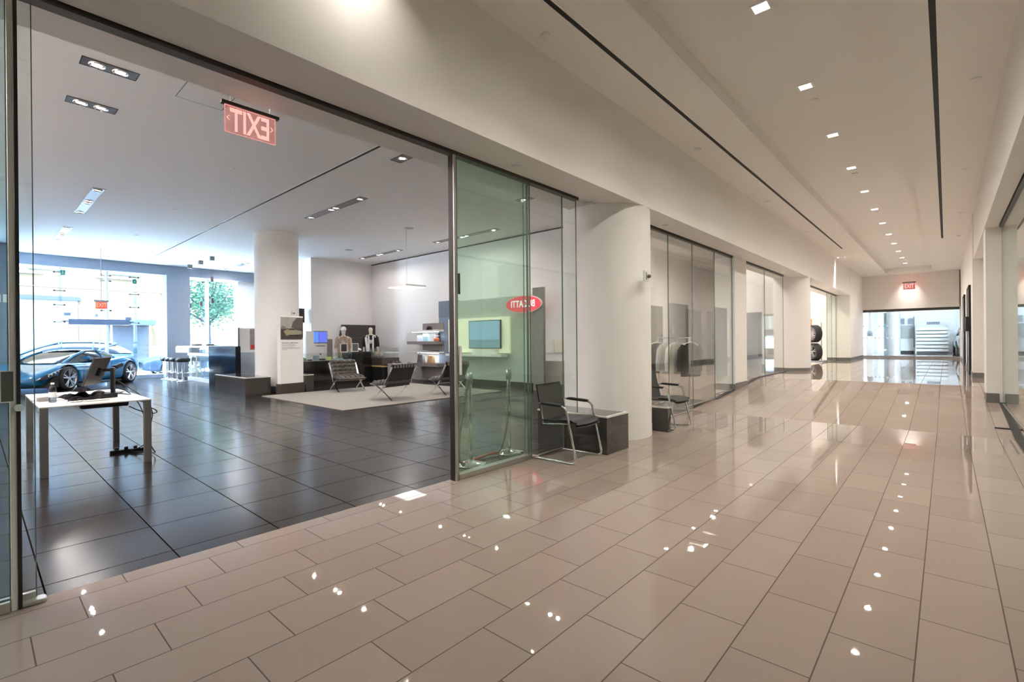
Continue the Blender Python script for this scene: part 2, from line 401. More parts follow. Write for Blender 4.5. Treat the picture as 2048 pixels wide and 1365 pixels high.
# partition seen through the third storefront glass, with a pale opening, and the side wall of the wheel store
w = MB(); w.box(-5.6, -4.95, 17.0, 17.2, 0, 4.4); w.box(-4.43, -3.92, 17.0, 17.2, 0, 4.4); w.box(-4.95, -4.43, 17.0, 17.2, 2.2, 4.4)
struct('wall_gallery_partition', w, WALL2)
sbox('wall_store_side', (-6.0, -3.92, 18.6, 18.75, 0, 4.4), mat('pale_blue_rear_wall', (.60, .70, .82), .5))
# columns
def column(label, x, y, r, z1, base_m, z0=0.0):
    t = thing('column', label, 'column', (x, y, z0))
    MB().cyl((0, 0, 0), (0, 0, z1-z0), r, n=96, cap=False).build('shaft', COLM, t)
    MB().cyl((0, 0, 0), (0, 0, 0.15), r+0.004, n=96, cap=False).build('base', base_m, t)
    return t
column('thick round white column with a cream foot, beside the nearest chrome armchair', -3.68, 6.17, 0.62, 4.3, COLM)
column('round white column with a grey foot, beside the store with stacked wheels', -3.68, 16.9, 0.62, 4.3, GREYB, 0.3)
column('round white column standing inside the showroom behind the tall printed display board', -14.15, 5.79, 0.57, 4.4, GREYB)
# end wall of the hall with its glass door opening
w = MB(); w.box(-3.3, 0.9, YE, YE+0.25, 2.68, 4.6); w.box(-3.5, -3.28, YE, YE+0.25, 0, 4.6); w.box(0.44, 0.9, YE, YE+0.25, 0, 4.6)
struct('wall_end', w, WALL)
# room beyond the end doors
struct('window_9', MB().box(-3.0, -2.34, 39.08, 39.12, RZ, 2.9), pane('daylight_dimming_glass', (.42, .44, .45)))  # dark pane added to hold back daylight entering the far room
sbox('wall_end_room_left', (-3.5, -3.3, YE+0.25, 39, 0, 4.4), WALL2)
sbox('wall_end_room_right', (2.6, 2.8, YE+0.25, 39, 0, 4.4), WALL2)
w = MB(); w.box(-2.34, 2.8, 39, 39.2, 0, 4.4); w.box(-3.5, -2.34, 39, 39.2, 2.9, 4.4); w.box(-3.5, -3.0, 39, 39.2, 0, 2.9); struct('wall_end_room_back', w, WALL2)
sbox('ceiling_end_room', (-3.5, 2.8, YE+0.25, 39.2, 4.0, 4.2), CEIL2)
sbox('baseboard_end_room', (-2.34, -1.5, 38.98, 39.0, RZ, RZ+0.12), BLMAT)
t = MB(); t.box(-2.36, -2.30, 38.95, 39.0, RZ, 2.9); t.box(-2.85, -2.78, 38.95, 39.0, RZ, 2.9); struct('trim_7', t, GREYP)

# store with the wheels
sbox('floor_store', (-6.0, -3.62, 18.75, 25.0, 0.362, 0.368), PALEF)
sbox('wall_store_back', (-6.2, -6.0, 18.6, 25.2, 0, 4.4), WALL2)
sbox('wall_store_end', (-6.2, -3.9, 25.0, 25.2, 0, 4.4), WALL2)

# window wall of the showroom
XW = -23.3
sbox('ceiling_window_bulkhead', (-23.7, -22.7, -8, 10.6, 4.02, 4.4), GREYP)
sbox('wall_window_sill', (-23.5, -23.1, -8, 10.6, 0.0, 0.14), mat('window_sill_paint', (0.45, 0.5, 0.55), 0.5))
sbox('wall_window_pillar', (-23.2, -22.5, 5.05, 5.82, 0.0, 4.02), GREYP)
sbox('wall_window_left', (-21.4, -21.0, -7.9, 0.88, 0.0, 4.4), BLGREY)
ys = [0.9, 2.06, 3.33, 4.17, 5.03, 6.03, 6.77, 7.75]
n = 0
for a, b in zip(ys[:-1], ys[1:]):
    if abs(a-5.03) < .01: a = 5.82
    if b <= a: continue
    n += 1
    struct('window_%d' % n, MB().box(XW-0.012, XW+0.012, a+0.01, b-0.01, 0.14, 4.02), WINDOWG)
sbox('wall_window_right', (-23.4, -23.0, 7.75, 10.6, 0.0, 4.02), WALL2)
FIN = pane('glass_fin', (0.80, 0.93, 0.95), 0.9)
FRM = mat('pale_window_frame', (0.75, 0.80, 0.84), 0.4)
for i, y in enumerate((2.06, 3.33, 4.17, 6.6)):
    f = thing('window_fin', 'tall vertical glass fin with steel spider clips, %s from the left along the shop window' % ORD[i], 'window fin', (XW+0.02, y, 0.14), group='glass fins of the shop window')
    MB().box(0, 0.30, -0.03, 0.03, 0, 3.88).build('fin', FRM if i in (1, 3) else FIN, f)
    for z in ((0.45, 2.0, 2.6, 3.1, 3.75) if i != 1 else (2.45, 3.55, 3.75)):
        k = MB(); k.cyl((0.05, -0.13, z), (0.05, 0.13, z), 0.012, n=8); k.cyl((0.05, -0.13, z), (-0.03, -0.13, z), 0.03, n=10); k.cyl((0.05, 0.13, z), (-0.03, 0.13, z), 0.03, n=10)
        k.build('spider_clip', DARKM, f)

# ================================================================== CEILING FITTINGS
# hallway downlights in the tray
dl = None
for k in range(-1, 13):
    y = 5.0+1.95*k
    if y > 27.8: break
    vis = k >= 0
    t = thing('ceiling_downlight', 'small square warm downlight in the hallway ceiling tray, ' + (ORD[k]+' in the visible row' if vis else 'above the camera'), 'ceiling light', (-1.29, y, ZT), group='square downlights in the hallway tray')
    b = MB(); b.box(-.085, .085, -.085, -.065, -.006, .0); b.box(-.085, .085, .065, .085, -.006, 0); b.box(-.085, -.065, -.065, .065, -.006, 0); b.box(.065, .085, -.065, .065, -.006, 0)
    b.build('frame', WHITE, t)
    MB().box(-.065, .065, -.065, .065, -.004, -.001).build('lens', LAMPW, t)
    lamp('downlight_lamp', (0, 0, -0.02), HALL_W, 0.07, WARM, 122, t); lamp('downlight_halo', (0, 0, -0.018), HALL_W*.5, 0.09, WARM, 150, t)
# wall washer and an end-wall accent lamp
def small_spot(x, y, z, w, lab, aim=(0, 0, -1), size=.05, spread=60, col=WARM):
    t = thing('accent_spot', lab, 'ceiling light', (x, y, z))
    MB().lathe([(.05, 0), (.05, -.006), (.035, -.006), (.035, 0)], n=24).build('ring', WHITE, t)
    MB().cyl((0, 0, -.003), (0, 0, 0), .034, n=24).build('lens', LAMPW, t)
    lamp('accent_lamp', (0, 0, -.02), w, size, col, spread, t, aim)
small_spot(-2.80, 1.75, ZC, 5, 'small round accent spotlight above the picture top, washing the bulkhead over the showroom opening', (-.35, .0, -1), spread=110)
small_spot(-2.97, 21.4, ZC, 9, 'small round accent spotlight washing the left hallway wall above the wheel store', (-.10, -.13, -1), spread=40)
small_spot(-1.3, 28.85, ZC, 9, 'small round accent spotlight above the red sign on the end wall of the hallway', (0.0, .16, -1), spread=70)
# long air slots
def slot(x0, x1, y0, y1, z, label):
    t = thing('air_slot_diffuser', label, 'ceiling vent', ((x0+x1)/2, (y0+y1)/2, z))
    hx, hy = (x1-x0)/2, (y1-y0)/2
    MB().box(-hx, hx, -hy, hy, -.004, .004).build('slot', BLACK, t)
    m = MB(); e = .006
    m.box(-hx-e, -hx, -hy, hy, -.007, 0); m.box(hx, hx+e, -hy, hy, -.007, 0); m.box(-hx, hx, -hy-e, -hy, -.007, 0); m.box(-hx, hx, hy, hy+e, -.007, 0)
    m.build('frame', WHITE, t)
slot(-2.585, -2.535, -1.0, 19.3, ZC, 'long black air slot in the hallway ceiling on the storefront side of the light tray')
slot(-.105, -.055, -1.0, 19.4, ZC, 'long black air slot in the hallway ceiling on the right of the light tray')
slot(-21.6, -6.2, 4.24, 4.29, 4.4, 'long thin black air slot crossing the showroom ceiling')
# sprinkler covers
def disc(x, y, z, label, r=.045, group=None, cat='sprinkler cover', name='sprinkler_cover'):
    o = MB().lathe([(0, -.012), (r*.9, -.012), (r, -.008), (r, 0)], n=28).build(name, WALL, loc=(x, y, z))
    return tag(o, label, cat, group)
for k, y in enumerate((3.72, 7.56, 11.5, 15.5, 19.4)):
    disc(-2.87, y, ZC, 'round white sprinkler cover, %s along the ceiling strip above the left storefronts' % ORD[k], .05, 'sprinkler covers, left ceiling strip')
for k, y in enumerate((7.7, 11.7, 15.7, 19.3)):
    disc(.27, y, ZC, 'round white sprinkler cover, %s along the ceiling strip by the right wall' % ORD[k], .05, 'sprinkler covers, right ceiling strip')
for k, y in enumerate((7.33, 11.16, 15.07)):
    disc(-1.28, y+.1, ZT, 'round sprinkler cover inside the light tray, %s from the near end' % ORD[k], .05, 'sprinkler covers inside the tray')
for k, y in enumerate((3.81, 7.41, 11.18, 14.83)):
    disc(-3.34, y, 3.17, 'round sprinkler cover under the left bulkhead, %s from the near end' % ORD[k], .05, 'sprinkler covers under the left bulkhead')
for k, (x, y) in enumerate(((-9.29, 3.07), (-13.06, 3.1), (-16.9, 3.1), (-12.99, 7.2), (-9.17, 5.93), (-6.64, 7.13))):
    disc(x, y, 4.4, 'small white sprinkler cover in the showroom ceiling, ' + ('over the desk side of the black slot', 'further along the desk side', 'near the window on the desk side', 'beside the showroom column top', 'between the two double lamp troughs', 'behind the green glass')[k], .05)
for k, (x, y) in enumerate(((-10.95, 3.54), (-10.7, 3.54))):
    disc(x, y, 4.4, 'tiny ceiling sensor of a pair near the black showroom slot, ' + ('nearer the window', 'nearer the hallway')[k], .03, cat='ceiling sensor', name='ceiling_sensor')
for k, (x, y) in enumerate(((-10.74, 7.86), (-14.73, 8.36))):
    t = thing('ceiling_speaker', ('round flush speaker grille in the showroom ceiling above the square hanging lamp', 'round flush speaker grille in the showroom ceiling near the display wall')[k], 'ceiling speaker', (x, y, 4.4))
    MB().lathe([(0, -.006), (.13, -.006), (.14, 0)], n=36).build('grille', mat('speaker_grille_%d' % k, (.45, .44, .43), .8), t)
    MB().lathe([(.14, 0), (.14, -.009), (.155, -.006), (.155, 0)], n=36).build('rim', WHITE, t)
o = MB().lathe([(0, -.02), (.16, -.02), (.18, -.012), (.18, 0)], n=40).build('round_ceiling_disc', WALL2, loc=(-6.0, .35, 4.4))
tag(o, 'flat round white disc on the showroom ceiling by the left edge, behind the glass door', 'ceiling speaker')
t = thing('access_hatch', 'square ceiling access hatch outlined near the hanging exit sign', 'hatch', (-6.8, 1.95, 4.4))
m = MB()
for (a, b_, c_, d) in ((-.26, .26, -.26, -.25), (-.26, .26, .25, .26), (-.26, -.25, -.25, .25), (.25, .26, -.25, .25)): m.box(a, b_, c_, d, -.002, .001)
m.build('seam', GREYB, t); MB().box(-.25, .25, -.25, .25, -.0015, .001).build('door', CEIL2, t)
# showroom lamp troughs
TRB = mat('trough_inside_metal', (0.22, 0.20, 0.19), 0.35, 0.5)
def trough(x0, x1, y0, y1, lamps, label, z=4.4, w=SHOW_W, grp=None, lit=None):
    t = thing('recessed_lamp_trough', label, 'ceiling light', ((x0+x1)/2, (y0+y1)/2, z), group=grp)
    hx, hy = (x1-x0)/2, (y1-y0)/2
    m = MB(); e = .008
    m.box(-hx-e, -hx, -hy-e, hy+e, -.006, 0); m.box(hx, hx+e, -hy-e, hy+e, -.006, 0); m.box(-hx, hx, -hy-e, -hy, -.006, 0); m.box(-hx, hx, hy, hy+e, -.006, 0)
    m.build('frame', DARKM, t)
    MB().box(-hx, hx, -hy, hy, -.003, .0).build('baffle', TRB, t)
    for i, (lx, ly) in enumerate(lamps):
        g = thing('lamp_head', '', '', (lx-(x0+x1)/2, ly-(y0+y1)/2, 0)); g.parent = t
        del g['label']; del g['category']
        MB().lathe([(.062, -.003), (.066, -.02), (.074, -.02), (.074, -.003)], n=28).build('reflector', CHROME, g)
        MB().lathe([(0, -.012), (.035, -.010), (.048, -.004)], n=24).build('bulb', LAMPN, g)
        lamp('trough_lamp', (0, 0, -.03), w, .06, NEUT, 160, g)
GR = 'lamp troughs in the showroom ceiling'
trough(-6.98, -6.78, .80, 1.28, [(-6.88, .93), (-6.88, 1.13)], 'short trough with two glowing lamps, nearest the top left corner', w=14, grp=GR)
trough(-8.2, -8.0, .80, 1.28, [(-8.1, .93), (-8.1, 1.13)], 'short trough with two glowing lamps, just below the nearest one', w=14, grp=GR)
def long_tr(xa, xb, y, label, w=SHOW_W): trough(xa, xb, y-.09, y+.09, [(xa+.15, y), ((xa+xb)/2-.1, y), ((xa+xb)/2+.1, y), (xb-.15, y)], label, w=w, grp=GR)
long_tr(-15.0, -12.35, 1.68, 'long pale trough with three lamp rings above the car side of the showroom')
long_tr(-19.4, -17.0, 1.68, 'long trough closest to the shop window on the far left')
long_tr(-11.7, -9.15, 5.55, 'long dark trough with four lamps in the middle of the showroom ceiling')
for k, xc in enumerate((-5.2, -8.2, -11.2, -14.2)):
    long_tr(xc-1.2, xc+1.2, -1.45, 'added trough bouncing light off the unseen showroom side wall, %s from the hallway' % ORD[k], 34)  # added out-of-view lamps, they light the bounce wall to brighten the ceiling
trough(-6.92, -6.22, 4.71, 4.90, [(-6.72, 4.80)], 'short dark trough with one bright lamp near the top of the glass panels', grp=GR)
long_tr(-16.0, -13.5, 9.55, 'long trough with four bright lamps above the mannequins', 10)
long_tr(-11.8, -9.1, 9.60, 'long trough seen partly through the green glass', 12)
long_tr(-22.2, -19.9, 7.05, 'long trough above the bar by the shop window')
long_tr(-6.95, -5.2, 8.0, 'trough with small bright lamps seen through the green glass near its top')
# lamps of the gallery, store and rooms beyond
for k, y in enumerate((13.4, 14.4, 15.4)):
    t = thing('linear_ceiling_light', 'thin white linear ceiling light in the gallery behind the storefront, %s from the front' % ORD[k], 'ceiling light', (-4.75, y, 4.38))
    MB().box(-.65, .65, -.03, .03, -.02, .0).build('diffuser', emis('linear_light_%d' % k, (1, .9, .78), 5.0), t)
    MB().box(-.67, .67, -.04, .04, -.004, .02).build('housing', WHITE, t)
    lamp('linear_lamp', (0, 0, -.05), 22, .5, WARM, 160, t)
for k, (x, y, w_) in enumerate(((-4.9, 20.0, 40), (-4.9, 21.8, 40), (-4.9, 23.4, 40))):
    t = thing('ceiling_downlight', 'round ceiling downlight inside the wheel store, out of sight above, %s' % ORD[k], 'ceiling light', (x, y, 4.38))
    MB().lathe([(0, -.01), (.09, -.01), (.1, 0)], n=24).build('lens', LAMPW, t); lamp('store_lamp', (0, 0, -.05), w_*1.3, .2, (1, .9, .8), 160, t)
for k, (x, y) in enumerate(((-5.2, 13.0), (-5.6, 15.8), (-5.9, 19.9))):
    t = thing('ceiling_downlight', 'round ceiling downlight of the gallery behind the storefront, %s from the front' % ORD[k], 'ceiling light', (x, y, 4.4))
    MB().lathe([(0, -.01), (.09, -.01), (.1, 0)], n=24).build('lens', LAMPW, t); lamp('gallery_lamp', (0, 0, -.05), 32, .12, (1, .93, .86), 160, t)
for k, (x, y) in enumerate(((2.5, 1), (2.5, 6), (2.6, 10.5))):
    t = thing('ceiling_downlight', 'round ceiling downlight of the room behind the right glass, %s from the camera' % ORD[k], 'ceiling light', (x, y, 3.9))
    MB().lathe([(0, -.01), (.09, -.01), (.1, 0)], n=24).build('lens', LAMPW, t); lamp('side_room_lamp', (0, 0, -.05), 25, .15, WARM, 160, t)
for k, (x, y) in enumerate(((-1.0, 31.5), (-1.0, 35.5))):
    t = thing('ceiling_downlight', 'ceiling downlight of the white room beyond the end doors, %s' % ('nearer', 'farther')[k], 'ceiling light', (x, y, 4.0))
    MB().lathe([(0, -.01), (.09, -.01), (.1, 0)], n=24).build('lens', LAMPN, t); lamp('room_lamp', (0, 0, -.05), 22, .4, (.85, .94, 1.0), 165, t)
# square pendant
t = thing('square_pendant_lamp', 'thin square white lamp hanging on a wire above the lounge chairs', 'pendant lamp', (-10.85, 7.85, 2.80), rz=R(0))
m = MB(); m.box(-.42, .42, -.33, .33, 0, .045); m.build('housing', WHITE, t)
MB().box(-.40, .40, -.31, .31, -.006, .0).build('diffuser', emis('pendant_diffuser', (1, .97, .9), 4.0), t)
MB().cyl((0, 0, .04), (0, 0, 1.6), .006, n=8).build('wire', STEEL, t)
MB().lathe([(0, 1.57), (.05, 1.57), (.05, 1.6)], n=20).build('canopy', WHITE, t)
lamp('pendant_lamp_light', (0, 0, -.03), 10, .5, (1, .95, .9), 160, t)
# small cylinder pendants at the bar
for k, (x, y, zs) in enumerate(((-19.3, 5.67, (3.60, 2.84)), (-20.55, 5.67, (2.80,)), (-21.88, 5.67, (2.80,)))):
    t = thing('cylinder_pendant_lamp', 'small dark cylinder lamp hanging on a wire over the bar, %s of three' % ('rightmost', 'middle', 'leftmost')[k], 'pendant lamp', (x, y, 4.4), group='cylinder pendants over the bar')
    m = MB(); m.box(-.07, .07, -.07, .07, -.14, 0); m.build('canopy', GREYB, t)
    m = MB(); m.cyl((0, 0, min(zs)-4.4), (0, 0, -.14), .004, n=6); m.build('wire', GREYB, t)
    for z in zs: MB().cyl((0, 0, z-4.4-.09), (0, 0, z-4.4+.09), .05, n=16).build('shade', mat('pendant_shade', (.16, .15, .15), .5), t)

# ================================================================== GLASS STOREFRONTS
def gpane(label, x, y0, y1, z0, z1, m=GREEN, th=.012, edge=True, group=None, rail=True, clip=False, name='storefront_glass'):
    t = thing(name, label, 'glass panel', (x, (y0+y1)/2, z0), group=group)
    h = (y1-y0)/2
    MB().box(-th/2, th/2, -h, h, .012 if rail else 0, z1-z0).build('pane', m, t)
    if edge:
        e = MB(); e.box(-th/2-.001, th/2+.001, -h-.004, -h, 0, z1-z0); e.box(-th/2-.001, th/2+.001, h, h+.004, 0, z1-z0); e.build('polished_edge', EDGEG, t)
    if rail:
        MB().box(-th/2-.006, th/2+.006, -h, h, 0, .05 if rail is True else rail).build('bottom_rail', STEEL, t)
    return t
G1 = gpane('front sliding glass panel of the greenish stack right of the showroom opening', -3.525, 3.14, 4.24, .003, 3.15, GREEN)
gpane('middle sliding panel of the greenish stack right of the showroom opening', -3.553, 3.125, 4.22, .003, 3.15, GREEN)
gpane('rear sliding panel of the greenish stack, ending by the chrome armchair', -3.582, 3.125, 4.20, .003, 3.15, CLEAR)
t = gpane('clear fixed glass panel between the greenish stack and the thick round column', -3.56, 4.25, 4.91, .003, 3.15, CLEAR, rail=False)
t = gpane('clear fixed glass panel standing above the black bench against the thick round column', -3.56, 4.92, 5.22, .455, 3.15, CLEAR, rail=False)
# dark door post at the free edge + handle
t = thing('sliding_door_post', 'dark full-height metal post with a pull handle at the right side of the showroom opening', 'door post', (-3.555, 3.10, 0))
MB().box(-.03, .035, -.012, .004, 0, 3.14).build('post', DARKM, t)
MB().box(.036, .05, -.01, .02, 0, 3.14).build('cover_strip', STEEL, t)
m = MB(); m.box(.052, .066, .03, .06, 1.02, 1.30); m.build('handle', FROST, t)
m = MB(); m.box(.052, .062, .03, .05, 1.80, 2.0); m.build('upper_handle', DARKM, t)
t = thing('sliding_door_post', 'full-height post at the left side of the showroom opening with a pale steel edge', 'door post', (-3.555, .155, 0))
MB().box(-.018, .035, -.006, .008, 0, 3.14).build('post', DARKM, t)
MB().box(-.02, .03, -.030, -.008, 0, 3.14).build('edge_strip', FROST, t)
MB().cyl((.038, .0, 1.03), (.06, .0, 1.03), .018, n=14).build('lock_knob', CHROME, t)
gpane('teal sliding panel of the left storefront stack at the picture edge, front one', -3.525, -2.4, .118, .003, 3.15, TEAL)
gpane('teal sliding panel of the left storefront stack at the picture edge, rear one', -3.582, -2.4, .215, .003, 3.15, CLEAR)
o = MB().rbox((0, 0, 0), (.07, .11, .02), .02, rot=None).build('floor_guide', STEEL, loc=(-3.555, .20, .011)); tag(o, 'small flat metal floor guide at the foot of the left door post', 'floor guide')
o = MB().rbox((0, 0, 0), (.09, .07, .025), .02).build('floor_guide', STEEL, loc=(-3.53, 4.30, .015)); tag(o, 'small metal floor guide at the end of the green glass by the armchair foot', 'floor guide')
t = thing('door_notice', 'dark notice plate in a pale frame on the left glass panel', 'notice', (-3.50, .115, 1.14))
MB().box(-.004, .004, -.022, .022, -.075, .075).build('plate', mat('notice_plate', (.10, .12, .11), .4), t)
m = MB(); m.box(-.006, .006, -.026, -.022, -.08, .08); m.box(-.006, .006, .022, .026, -.08, .08); m.box(-.006, .006, -.022, .022, -.08, -.075); m.box(-.006, .006, -.022, .022, .075, .08); m.build('frame', FROST, t)
# second storefront (jackets behind)
for k, (a, b) in enumerate(((6.70, 7.985), (7.995, 9.045), (9.055, 10.21), (10.22, 11.31))):
    t = gpane('clear full-height glass panel of the storefront with the jackets, %s from the near column' % ORD[k], -3.555, a, b, max(hz(a), hz(b))+.002, 3.15, CLEAR, rail=.02, group='clear panels of the jacket storefront')
for k, (a, b) in enumerate(((12.19, 13.9), (13.91, 15.85))):
    gpane('clear glass panel between the square white pier and the far round column, %s one' % ('nearer', 'farther')[k], -3.555, a, b, max(hz(a), hz(b))+.002, 3.15, CLEAR, rail=.02)
for k, (a, b) in enumerate(((22.8, 23.9), (23.91, 24.97))):
    gpane('greenish glass panel of the wheel store front, %s one' % ('nearer', 'farther')[k], -3.555, a, b, RZ+.002, 3.15, GREEN, rail=.02)
m = MB(); m.prism([(10.2, .0), (11.3, .0), (11.3, hz(11.3)+.012), (10.2, hz(10.2)+.012)], -3.60, -3.50, 'YZ'); m.prism([(12.2, 0), (13.3, 0), (15.9, 0), (15.9, RZ+.012), (13.3, RZ+.012), (12.2, hz(12.2)+.012)], -3.60, -3.50, 'YZ')
struct('trim_8', m, BLMAT)
# right glass beside the camera
t = gpane('long glass panel of the right storefront close to the camera', .70, -2.0, 7.6, .003, 3.2, GREEN)
t = gpane('glass panel of the right storefront meeting the white pier', .70, 7.61, 11.45, hz(11.45)+.002, 3.2, GREEN, rail=.02)
m = MB(); m.prism([(-2, 0), (9, 0), (11.6, hz(11.6)), (11.6, hz(11.6)+.012), (9, .012), (-2, .012)], .655, .745, 'YZ')
struct('trim_9', m, BLMAT)
sbox('trim_10', (.50, 1.2, 9.6, 9.66, .04, .065), BLMAT)
# room behind the right glass
t = thing('wall_notice', 'small pale notices fixed inside the right glass room', 'notice', (1.32, 11.98, 1.15))
MB().box(-.15, .15, -.01, .01, .0, .12).build('sheet', PAPER, t); MB().box(-.15, .15, -.01, .01, -.25, -.12).build('sheet', PAPER, t)

# end doors of the hallway
t = thing('glass_door_set', 'glass doors with a dark header rail closing the end of the hallway', 'glass doors', (-1.42, YE+.12, RZ))
DZ = 2.32
m = MB(); m.box(-1.86, 1.86, -.05, .05, DZ-.12, DZ); m.build('header_rail', mat('dark_header_metal', (.11, .105, .10), .25, .8), t)
for x0, x1 in ((-1.86, -1.0), (-.99, -.03), (-.02, .93), (.94, 1.86)):
    p = MB().box(x0, x1, -.006, .006, .09, DZ-.12).build('door_pane', CLEAR, t)
    m = MB(); m.box(x0, x1, -.02, .02, .004, .09); m.build('bottom_rail', STEEL, t)
m = MB()
for zz in (.95, 1.52):
    for i in range(8): m.lathe([(0, 0), (.028, 0), (.028, .004), (0, .004)], c=(-1.62+.155*i, -.012, zz), n=10, axis='Y')
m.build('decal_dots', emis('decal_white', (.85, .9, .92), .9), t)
o = MB().box(-3.28, -3.22, YE-.16, YE-.06, 1.62, 1.82).build('wall_card_reader', BLMAT); tag(o, 'small black card reader box at the left end of the hallway', 'card reader')

# ================================================================== EXIT SIGNS
def arrow(m, y, z, s, x):
    m.prism([(y, z+.02), (y+s*.018, z), (y, z-.02), (y+s*.008, z-.02), (y+s*.026, z), (y+s*.008, z+.02)], x-.001, x+.001, 'YZ')
t = thing('exit_sign', 'large edge-lit acrylic exit sign with glowing red reversed letters hanging in the showroom opening', 'exit sign', (-3.98, 1.445, 3.17))
m = MB(); m.box(-.02, .02, -.235, .235, -.03, -.005); m.build('top_bar', DARKM, t)
MB().box(-.004, .004, -.205, .205, -.255, -.03).build('acrylic_panel', REDP, t)
m = MB(); m.box(-.0045, .0045, -.207, .207, -.258, -.254); m.box(-.0045, .0045, -.208, -.204, -.255, -.03); m.box(-.0045, .0045, .204, .208, -.255, -.03); m.box(-.0045, .0045, -.205, .205, -.036, -.030)
m.build('glowing_edge', REDEDGE, t)
# letters face away from the hall, so they read reversed from here
text('EXIT', .265, REDG, 'letters', t, basis((0, -1, 0), (0, 0, 1), (-1, 0, 0), (-.005, 0, -.150)), .001, bold=.005, sx=.60)
m = MB(); arrow(m, -.165, -.13, -1, -.005); arrow(m, .165, -.13, 1, -.005); m.build('arrow_marks', REDG, t)
m = MB()
m.cyl((0, -.16, -.005), (0, -.16, .55), .006, n=8); m.cyl((0, .16, -.005), (0, .16, .2), .006, n=8); m.build('hanger', STEEL, t)
t.scale = (1, .88, .90); t.location.z = 3.155
def exit2(x, y, z, axis, label, w=.34, ztop=4.4, rev=False):
    t = thing('exit_sign', label, 'exit sign', (x, y, z))
    if axis == 'Y':   # sign face normal along X
        MB().box(-.03, .03, -w/2-.04, w/2+.04, .10, .16).build('top_housing', GREYP, t)
        MB().box(-.012, .012, -w/2, w/2, -.11, .10).build('face_panel', REDBODY, t)
        text('EXIT', .20, emis('exit_text_pale', (1, .45, .35), 1.4), 'letters', t, basis((0, 1, 0), (0, 0, 1), (1, 0, 0), (.014, 0, 0)), .001, bold=.003, sx=.62)
        MB().cyl((0, 0, .16), (0, 0, ztop-z), .012, n=8).build('stem', STEEL, t)
    else:
        MB().box(-w/2-.03, w/2+.03, -.03, .03, .13, .19).build('top_housing', GREYB, t)
        MB().box(-w/2, w/2, -.004, .004, -.16, .13).build('face_panel', emis('exit_face_pink', (1, .22, .20), .7), t)
        text('EXIT', .27, REDG, 'letters', t, basis((1, 0, 0), (0, 0, 1), (0, -1, 0), (0, -.006, -.015)), .001, bold=.004, sx=.62)
        m = MB(); m.box(-w/2, w/2, -.005, .005, .115, .13); m.build('glowing_edge', REDEDGE, t)
        MB().cyl((0, 0, .19), (0, 0, ztop-z), .012, n=8).build('stem', WHITE, t)
        d = bpy.data.lights.new('sign_glow', 'AREA'); d.energy = 1.2*K; d.size = .3; d.color = (1, .12, .1); lo = bpy.data.objects.new('sign_glow', d); COL.objects.link(lo); lo.parent = t; lo.location = (0, .03, 0); lo.rotation_euler = (R(90), 0, 0)
    return t
exit2(-20.0, 2.75, 2.58, 'Y', 'small red exit sign hanging on a long stem before the shop window', .28)
exit2(-1.26, 28.6, 3.68, 'X', 'glowing red exit sign on the end wall above the far glass doors', .42, ZC)
# thermostats
for nm, x, y, z, lab in (('wall_thermostat', -2.99, 6.02, 2.19, 'small pale thermostat plate on the thick round column near its right edge'), ('wall_thermostat', -13.62, 6.0, 2.16, 'small pale thermostat plate on the showroom column above the display board')):
    t = thing(nm, lab, 'thermostat', (x, y, z))
    MB().box(0, .025, -.075, .055, -.07, .07).build('plate', FROST, t)
    MB().box(.025, .032, -.04, -.03, -.05, .05).build('slot', GREYB, t)
    MB().lathe([(0, .04), (.02, .04), (.025, .02), (.028, 0)], c=(.02, .02, 0), n=16, axis='X').build('dial', GREYB, t)

# ================================================================== BENCHES
def bench(x0, x1, y0, y1, h, label, face=BENCHM):
    t = thing('stone_bench', label, 'bench', ((x0+x1)/2, (y0+y1)/2, 0))
    hx, hy = (x1-x0)/2, (y1-y0)/2
    MB().box(-hx, hx, -hy, hy, 0, h-.018).build('body', face, t)
    MB().box(-hx-.004, hx+.004, -hy-.004, hy+.004, h-.018, h).build('top', BENCHT, t)
    MB().box(-hx+.04, hx-.04, -hy+.04, hy-.04, h, h+.003).build('seat_inlay', BENCHM, t)
    return t
bench(-3.98, -2.95, 4.93, 5.44, .45, 'dark polished block bench with a pale top edge behind the nearest chrome armchair')
bench(-3.32, -3.00, 6.70, 6.80, .36, 'dark polished block bench half hidden behind the far chrome armchair')
bench(-15.4, -13.15, 4.58, 5.20, .46, 'low block bench with a bluish side beside the foot of the showroom column')
bench(-13.50, -12.95, 6.04, 6.26, .46, 'dark block bench peeking out behind the printed display board')

